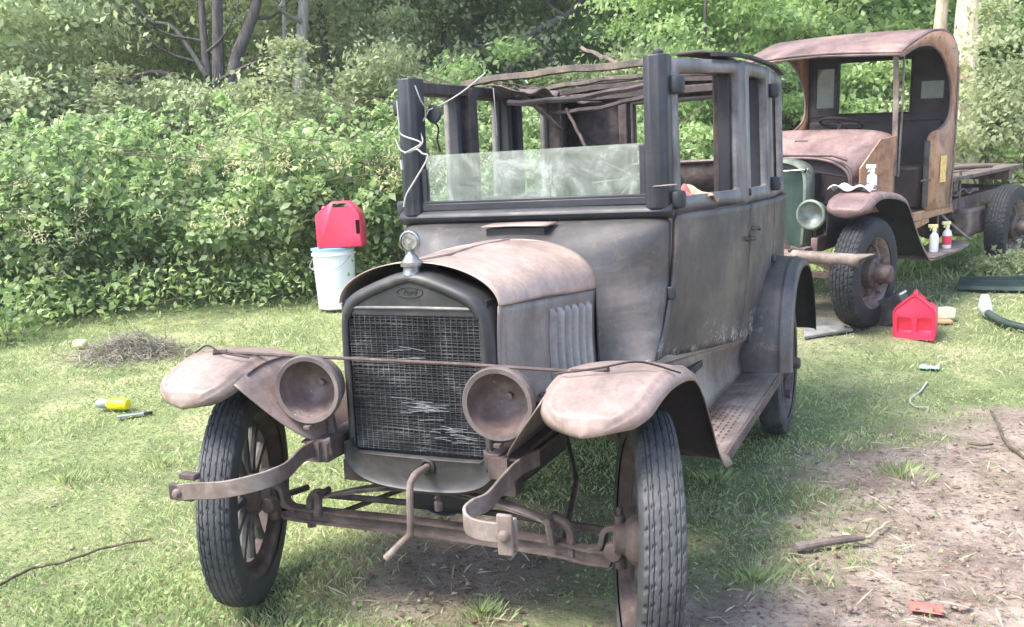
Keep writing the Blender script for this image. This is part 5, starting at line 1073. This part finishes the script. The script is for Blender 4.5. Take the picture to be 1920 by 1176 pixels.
def shrub(px, dep, kind, s, label, seed, zs=1.0, lift=0, group=None):
    b = at_px(px, dep); root = tag(empty('shrub', b), label, 'shrub', group); c = nobj('foliage', SH[kind], root); c.scale = (s, s, s*zs); c.location = (0, 0, .95*s*zs+lift); c.rotation_euler = (0, 0, seed)
    m = MB(); g = random.Random(seed)
    for k in range(7):
        th = g.uniform(0, 6.28); m.tube(crv([(0.05*math.cos(th), .05*math.sin(th), -.1), (.2*s*math.cos(th), .2*s*math.sin(th), .6*s), (.6*s*math.cos(th+.3), .6*s*math.sin(th+.3), 1.3*s*zs)], 6), [.018*s*(1-.12*j) for j in range(7)], 5)
    ob('stems', m, MAT['stem'], root); return root
# trees one can tell apart
t1 = tag(empty('tree', at_px(405, 13.3)), 'dark forked multi-stemmed tree rising behind the hedge, left of the sedan', 'tree')
m = MB(); Z0 = Vector((0, 0, 0))
branchy(m, Z0, Vector((.45, .1, 5.5)), .15, 4, 1.4, 1, .6); branchy(m, Vector((.05, .1, 1.4)), Vector((1.1, .5, 5.6)), .12, 4, 1.2, 2, .5); branchy(m, Vector((.02, 0, 1.0)), Vector((-.1, .3, 5.5)), .085, 5, 1.2, 3, .4)
m.tube(crv([(0, 0, 1.9), (-.7, -.1, 2.4), (-1.3, -.2, 2.3), (-1.9, -.2, 1.9)], 12), [.05*(1-.06*i) for i in range(13)], 7); m.tube(crv([(0, 0, 2.3), (-.5, 0, 3.0), (-1.0, 0, 3.2), (-1.5, .1, 3.9)], 12), [.04*(1-.06*i) for i in range(13)], 7); m.tube(crv([(.1, 0, 2.2), (.8, 0, 2.4), (1.5, 0, 2.5)], 8), [.03*(1-.08*i) for i in range(9)], 6)
ob('trunk', m, MAT['bark'], t1, smooth=60); c = nobj('crown', CR['wood'][0][0], t1); c.location = (.4, .3, 7.4)
t2 = tag(empty('tree', at_px(518, 13.6)), 'pale leaning double-trunk tree right of the dark forked tree', 'tree')
m = MB(); branchy(m, Z0, Vector((.95, .3, 6.0)), .15, 4, 1.2, 5, .7); branchy(m, Vector((-.15, .0, 0)), Vector((.35, .2, 5.5)), .06, 3, 1.0, 6, .6); ob('trunk', m, MAT['barkgrey'], t2, smooth=60); c = nobj('crown', CR['olive'][0][0], t2); c.location = (.8, .3, 7.6)
t3 = tag(empty('tree', at_px(1000, 15)), 'bare crooked tree with long drooping dead limbs above the sedan roof', 'tree')
m = MB(); t3o = at_px(1000, 15)
def relp(px, py, dep): d = ray(px, py); p = CP+d*dep; return Vector(tuple(p))-t3o
m.tube(crv([relp(900, 330, 15), relp(940, 180, 15), relp(985, 75, 15), relp(1060, 30, 15), relp(1100, -10, 15), relp(1130, -80, 15)], 20), [.085*(1-.03*i) for i in range(21)], 8)
m.tube(crv([relp(962, 92, 15), relp(915, 88, 15), relp(870, 80, 15), relp(845, 72, 15), relp(820, 100, 15)], 14), [.035*(1-.05*i) for i in range(15)], 6)
m.tube(crv([relp(1060, 30, 15), relp(1030, 10, 15), relp(1010, -40, 15)], 8), [.04*(1-.05*i) for i in range(9)], 6); m.tube(crv([relp(1033, 330, 16), relp(1034, 120, 16), relp(1038, -90, 16)], 8), .07, 7)
m.tube(crv([relp(960, 95, 15), relp(880, 140, 15), relp(820, 160, 15), relp(770, 190, 15)], 10), [.03*(1-.05*i) for i in range(11)], 6)
ob('trunk', m, MAT['bark'], t3, smooth=60)
c = nobj('crown', CR['olive'][1][0], t3); c.location = relp(1000, -330, 15); 
# pale trunks at the right, behind the truck
t4 = tag(empty('tree', at_px(1806, 11.6)), 'large tree with peeling pale orange trunk behind the truck cab, right side', 'tree'); m = MB(); branchy(m, Z0, Vector((.30, .3, 7.5)), .21, 4, 1.4, 8, .7); ob('trunk', m, MAT['barkpale'], t4, smooth=60); c = nobj('crown', CR['bright'][0][0], t4); c.location = (.5, .8, 7.4)
t5 = tag(empty('tree', at_px(1750, 12.2)), 'slimmer pale twin trunk just left of the peeling orange trunk', 'tree'); m = MB(); branchy(m, Z0, Vector((.25, .3, 7.5)), .12, 3, 1.2, 9, .7); branchy(m, Vector((.2, .1, 0)), Vector((.55, .3, 7.0)), .09, 3, 1.2, 10, .7); ob('trunk', m, MAT['barkpale'], t5, smooth=60); c = nobj('crown', CR['wood'][1][0], t5); c.location = (.3, .8, 7.2)
tree(1330, 12.5, 'bright', 0, 2.75, .62, .07, label='bright fresh-green young tree above the near corner of the sedan roof', seed=3)
tree(1490, 14.5, 'bright', 1, 3.0, .85, .08, label='light green leafy tree just left of the truck cab roof', seed=5)
# background trees, told apart only by their kind
spec = [(-60, 13, 'wood', 3.3, .9), (90, 15, 'olive', 3.8, 1.0), (210, 17, 'wood', 4.4, 1.2), (300, 20, 'bright', 4.6, 1.2), (620, 16, 'olive', 3.9, 1.1), (720, 18, 'wood', 4.4, 1.2), (820, 17, 'olive', 4.0, 1.1), (900, 21, 'bright', 4.8, 1.3), (1080, 19, 'wood', 4.6, 1.2), (1180, 17, 'bright', 4.1, 1.0), (1260, 21, 'wood', 5.0, 1.4), (1420, 19, 'wood', 4.9, 1.3), (1580, 18, 'wood', 4.4, 1.2), (1650, 16, 'bright', 4.2, .9), (1870, 17, 'wood', 4.2, 1.2), (1960, 14, 'bright', 3.6, 1.0), (480, 22, 'wood', 5.4, 1.4), (2060, 18, 'olive', 4.3, 1.2), (-180, 18, 'wood', 4.5, 1.3)]
KL = {'wood': 'mid-green woodland trees behind the clearing', 'olive': 'dull olive-leaved woodland trees behind the clearing', 'bright': 'fresh yellow-green woodland trees behind the clearing'}
KN = ranked(spec, lambda q: q[2], KL)
for i, (px, dep, kind, ch, cs) in enumerate(spec): tree(px, dep, kind, i % 2, ch, cs, .10+.03*(i % 3), lean=(.3*math.sin(i*2.3), .3*math.cos(i)), label=KN[i], seed=20+i, nb=6, group=TREEGRP)
SL = {'wood': 'mid-green undergrowth shrubs at the wood edge', 'olive': 'dull olive undergrowth shrubs at the wood edge', 'bright': 'light green undergrowth shrubs at the wood edge'}
sspec = [(-120, 11.6, 'olive', 1.0), (-10, 12.2, 'olive', 1.15), (110, 12.3, 'wood', 1.2), (220, 12.8, 'olive', 1.1), (330, 12.6, 'wood', 1.0), (460, 12.9, 'wood', .95), (590, 12.8, 'olive', 1.15), (700, 12.9, 'wood', 1.2), (800, 13.0, 'olive', 1.1), (900, 13.0, 'bright', 1.0), (1000, 13.6, 'wood', 1.1), (1110, 13.4, 'bright', 1.0), (1210, 13.2, 'wood', 1.1), (1300, 12.6, 'bright', .9), (1400, 13.2, 'wood', 1.1), (1520, 14.0, 'wood', 1.1), (1600, 12.8, 'bright', .95), (1690, 13.2, 'bright', 1.0), (1790, 12.4, 'olive', .7), (1868, 11.2, 'olive', .95), (1930, 12.6, 'bright', 1.0), (2020, 12.0, 'wood', 1.1), (1900, 15, 'wood', 1.3), (1760, 15.5, 'bright', 1.2)]
SN = ranked(sspec, lambda q: q[2], SL)
for i, (px, dep, kind, s_) in enumerate(sspec): shrub(px, dep, kind, s_, SN[i], i*1.9, 1.0+.15*math.sin(i*1.7), group='undergrowth shrubs at the wood edge')
# low leafy plants in front of the hedge
def weed(p, s, label, seed, mat='leaf_hedge', group=None):
    g = np.random.default_rng(seed); root = tag(empty('plant', p), label, 'plant', group); n = 420; P = g.normal(size=(n, 3))*np.array([.16, .16, .11])*s+np.array([0, 0, .17*s]); P[:, 2] = np.abs(P[:, 2])
    leafobj('leaves', P, .06*s**.5, MAT[mat], root, aspect=.5); m = MB()
    for k in range(6): m.tube([(0, 0, 0), Vector(tuple(P[k]))*.9], .003, 4)
    ob('stems', m, MAT['stem'], root)
for i, (px, py, s_) in enumerate(((15, 640, 1.3), (60, 612, 1.5), (140, 596, 1.0), (230, 590, 1.2), (330, 584, 1.6), (440, 566, 1.0), (500, 566, 1.1), (560, 560, 1.2), (700, 560, 1.1))):
    weed(G(px, py), s_, ORD[i]+' from the left of the low leafy plants at the hedge foot', i, group='low plants at the foot of the hedge')
for i, (px, py, s_) in enumerate(((1862, 512, .6), (1905, 515, .7), (1838, 518, .5))): weed(G(px, py), s_, ('middle', 'rightmost', 'leftmost')[i]+' pale weed growing by the truck rear wheel', 40+i, 'leaf_olive', 'weeds by the truck rear wheel')
# far wood: one mass
n = 110000; l = rng.uniform(-24, 24, n); dd = 23+rng.uniform(0, 7, n)+1.5*wob(l*.5, 0, l*.2, 1, 3); zz = rng.uniform(0, 1, n)**.9*10.5
fw = np.array([-.4089, .9126]); rt = np.array([.9126, .4089]); X = CP[0]+fw[0]*dd+rt[0]*l; Y = CP[1]+fw[1]*dd+rt[1]*l; keep = wob(l*.9, dd*.3, zz*1.1, .9, 5) > np.interp(zz, [2, 4, 7], [-.6, -.25, 0])
P = np.stack([X, Y, H(X, Y)+zz], 1)[keep]
tag(leafobj('woods', P, .26, MAT['leaf_wood'], aspect=.7, nb=(-fw[0]*.6, -fw[1]*.6, .6), rnd=.9), 'dense far wood behind the trees', 'woods', kind='stuff')
# --- grass
def blades(n, dmin, dmax, ls, h, wdt, dens, lean=.55, pw=1.3, seed=0):
    g = np.random.default_rng(seed); u = g.uniform(size=n); d = (dmin**(1-pw)+u*(dmax**(1-pw)-dmin**(1-pw)))**(1/(1-pw)); l = g.uniform(-ls, ls, n)*d
    x = CP[0]+fw[0]*d+rt[0]*l; y = CP[1]+fw[1]*d+rt[1]*l; k = g.uniform(size=n) < dens(x, y); x, y, d = x[k], y[k], d[k]; n = len(x)
    th = g.uniform(0, 2*np.pi, n); hh = h*(.5+g.uniform(size=n))*(.8+.5*np.clip(wob(x*2, y*2, 0*x, 1.3, 2), -1, 1)); ww = wdt*(.7+.6*g.uniform(size=n))*np.maximum(1, d/4.5)
    b = np.stack([x, y, H(x, y)-.008], 1); sd_ = np.stack([np.cos(th), np.sin(th), 0*th], 1)*ww[:, None]; ph = g.uniform(0, 2*np.pi, n); ln = np.stack([np.cos(ph), np.sin(ph), 0*ph], 1)*(hh*lean*g.uniform(.2, 1.8, n))[:, None]
    up = np.zeros((n, 3)); up[:, 2] = hh
    V = np.stack([b-sd_, b+sd_, b+up*.6+ln*.35+sd_*.6, b+up*.92+ln], 1).reshape(-1, 3); return V, np.arange(4*n).reshape(n, 4)
gd = lambda x, y: np.clip((1-dirt_amount(x, y)*1.05), .012, 1)*np.clip(.62+.55*wob(x*1.6, y*1.6, 0*x, 1.2, 9), .12, 1)
V, Q = blades(290000, 2.1, 13.5, .90, .033, .0024, gd, seed=1); tag(nobj('grass', nmesh('grass', V, Q, MAT['grass'], smooth=False)), 'short green grass of the clearing', 'grass', kind='stuff')
V, Q = blades(70000, 2.1, 13.5, .90, .026, .0018, lambda x, y: np.clip(gd(x, y)+.12, 0, 1)*np.clip(.35-.6*wob(x*1.1, y*1.1, 0*x, 1.2, 4), .1, 1), lean=1.5, seed=2); tag(nobj('dry_grass', nmesh('dry_grass', V, Q, MAT['straw'], smooth=False)), 'dry straw-coloured grass lying among the green', 'grass', kind='stuff')
V, Q = blades(26000, 7.4, 12.5, .72, .13, .0035, lambda x, y: np.clip(sm(8.0, 10, dl(x, y)[0]), 0, 1)*.9, seed=3); tag(nobj('tall_grass', nmesh('tall_grass', V, Q, MAT['leaf_bright'], smooth=False)), 'taller grass towards the wood edge', 'grass', kind='stuff')
n = 30000; d = 2.2+9*rng.uniform(size=n)**1.6; l = rng.uniform(-.65, .65, n)*d; x = CP[0]+fw[0]*d+rt[0]*l; y = CP[1]+fw[1]*d+rt[1]*l; k = rng.uniform(size=n) < np.clip(gd(x, y)*(wob(x*2.2, y*2.2, 0*x, 1.5, 3) > .0), .02, 1); x, y = x[k], y[k]
tag(leafobj('clover', np.stack([x, y, H(x, y)+.012+.014*rng.uniform(size=len(x))], 1), .017, MAT['leaf_bright'], aspect=.9, nb=(0, 0, 2), rnd=.6), 'patches of low clover in the lawn', 'clover', kind='stuff')
# tufts that stand out
def tuft(p, s, i):
    g = np.random.default_rng(300+i); n = 170; th = g.uniform(0, 6.28, n); r = np.abs(g.normal(size=n))*.045*s; hh = (.02+.022*g.uniform(size=n))*s; b = np.stack([r*np.cos(th), r*np.sin(th), 0*r], 1); ou = np.stack([np.cos(th), np.sin(th), 0*th], 1)*(hh*g.uniform(.2, 1.1, n))[:, None]; sd_ = np.stack([-np.sin(th), np.cos(th), 0*th], 1)*.0022; up = np.zeros((n, 3)); up[:, 2] = hh
    V = np.stack([b-sd_, b+sd_, b+up*.6+ou*.4+sd_*.6, b+up+ou], 1).reshape(-1, 3); o = nobj('grass_tuft', nmesh('grass_tuft', V, np.arange(4*n).reshape(n, 4), MAT['grass'], smooth=False)); o.location = p
    return tag(o, None, 'grass tuft', 'grass tufts')
for i, (px, py, s_, lb) in enumerate(((1410, 1088, 1.5, 'yellow-green grass tuft right of the near front wheel'), (1690, 890, 1.5, 'broad pale tuft at the edge of the bare earth behind the pipe'), (900, 1150, 1.2, 'bright grass tuft at the bottom below the front axle'), (300, 870, 1.2, 'grass tuft left of the left bumper iron'), (120, 900, 1.5, 'long yellow-green tuft on the left lawn'), (1340, 900, 1.2, 'grass tuft beside the near front wheel, under the running board end'))): tag(tuft(G(px, py), s_, i), lb)
# leaf litter, twigs and crumbs of soil on the bare earth
n = 9000; d = rng.uniform(2.2, 7.5, n); l = rng.uniform(-.65, .65, n)*d; x = CP[0]+fw[0]*d+rt[0]*l; y = CP[1]+fw[1]*d+rt[1]*l; k = rng.uniform(size=n) < np.clip(dirt_amount(x, y), .04, 1); x, y = x[k], y[k]
tag(leafobj('leaf_litter', np.stack([x, y, H(x, y)+.008], 1), .022, MAT['litter'], aspect=.5, nb=(0, 0, 2.2), rnd=.5, var=.7), 'fallen leaves and crumbs strewn over the bare earth', 'leaf litter', kind='stuff')
n = 1500; d = rng.uniform(2.2, 7.5, n); l = rng.uniform(-.65, .65, n)*d; x = CP[0]+fw[0]*d+rt[0]*l; y = CP[1]+fw[1]*d+rt[1]*l; k = rng.uniform(size=n) < np.clip(dirt_amount(x, y), .10, 1); x, y = x[k], y[k]
tag(leafobj('twigs', np.stack([x, y, H(x, y)+.009], 1), .075, MAT['straw'], aspect=.06, nb=(0, 0, 3), rnd=.4, var=.8, fold=.02), 'thin dry twigs and stalks lying on the earth', 'twigs', kind='stuff')
n = 2600; d = rng.uniform(2.2, 7.5, n); l = rng.uniform(-.65, .65, n)*d; x = CP[0]+fw[0]*d+rt[0]*l; y = CP[1]+fw[1]*d+rt[1]*l; k = rng.uniform(size=n) < np.clip(dirt_amount(x, y), .02, 1); x, y = x[k], y[k]; n = len(x)
C = np.stack([x, y, H(x, y)+.002], 1); oc_ = np.array([[1, 0, 0], [0, 1, 0], [-1, 0, 0], [0, -1, 0], [0, 0, .8], [0, 0, -.5]]); sz = (.004+.012*rng.uniform(size=n)**3)[:, None, None]
V = (C[:, None, :]+oc_[None]*sz*(1+.45*rng.uniform(-1, 1, (n, 6, 3)))).reshape(-1, 3); tf = np.array([[0, 1, 4], [1, 2, 4], [2, 3, 4], [3, 0, 4], [1, 0, 5], [2, 1, 5], [3, 2, 5], [0, 3, 5]]); Q = (np.arange(n)[:, None, None]*6+tf[None]).reshape(-1, 3)
tag(nobj('pebbles', nmesh('pebbles', V, Q, leafmat('clod', [(.12, .08, .06), (.27, .20, .165), (.42, .35, .31)], trans=0, gloss=.1))), 'pebbles and clods on the bare earth', 'pebbles', kind='stuff')
# hay pile
p = G(250, 668); n = 3600; g = rng.normal(size=(n, 2))*np.array([.24, .11]); ca, sa = math.cos(R_(24)), math.sin(R_(24)); gx = g[:, 0]*ca-g[:, 1]*sa; gy = g[:, 0]*sa+g[:, 1]*ca
hz = .17*np.exp(-(g[:, 0]/.30)**2-(g[:, 1]/.15)**2)*rng.uniform(.2, 1, n); P = np.stack([gx, gy, hz+(H(gx+p.x, gy+p.y)-p.z)+.01], 1)
V, Q = leafV(P, .09, .05, (0, 0, 1.4), .7, .5, .1); hay = nobj('hay_pile', nmesh('hay_pile', V, Q, leafmat('grey_hay', [(.13, .12, .095), (.23, .21, .17), (.38, .35, .29)], trans=.1), smooth=False)); hay.location = p; tag(hay, 'low pile of raked dry grass on the lawn in front of the hedge', 'hay pile')
# blue chair among the far shrubs, seen through the sedan
p = at_px(1012, 11.0); p.z += .0; root = tag(empty('chair', p, R_(40)), 'small blue chair standing at the wood edge, seen through the sedan cabin', 'chair'); bl = plain('blue_chair_plastic', (.06, .09, .16), .4); q = (CP+ray(1012, 250)*11.0)[2]-p.z
m = MB(); m.box((0, 0, q), (.36, .34, .04)); ob('seat', m, bl, root, bevel=.01); m = MB(); m.box((0, .18, q+.12), (.36, .04, .16), Matrix.Rotation(R_(12), 3, 'X')); ob('backrest', m, bl, root, bevel=.01)
for a, b in ((-1, -1), (1, -1), (-1, 1), (1, 1)): m = MB(); m.tube([(a*.15, b*.14, q), (a*.19, b*.18, 0)], .018, 8); ob('leg', m, bl, root)

# --- thin pale haze volume, added to lift the shadows
m = MB(); m.box((-1.2, 4.5, 7.0), (430, 430, 18.0)); hz = ob('haze', m, None, None, smooth=0); hm = bpy.data.materials.new('haze'); hm.use_nodes = True; n = hm.node_tree; n.nodes.clear()
ho = N(n, 'ShaderNodeOutputMaterial'); pv = N(n, 'ShaderNodeVolumePrincipled'); pv.inputs['Color'].default_value = (.93, .97, 1, 1); pv.inputs['Density'].default_value = .0016; n.links.new(pv.outputs[0], ho.inputs['Volume']); hz.data.materials.append(hm); tag(hz, 'pale thin haze added to lift the shadows over the clearing and woods', 'haze', kind='stuff')
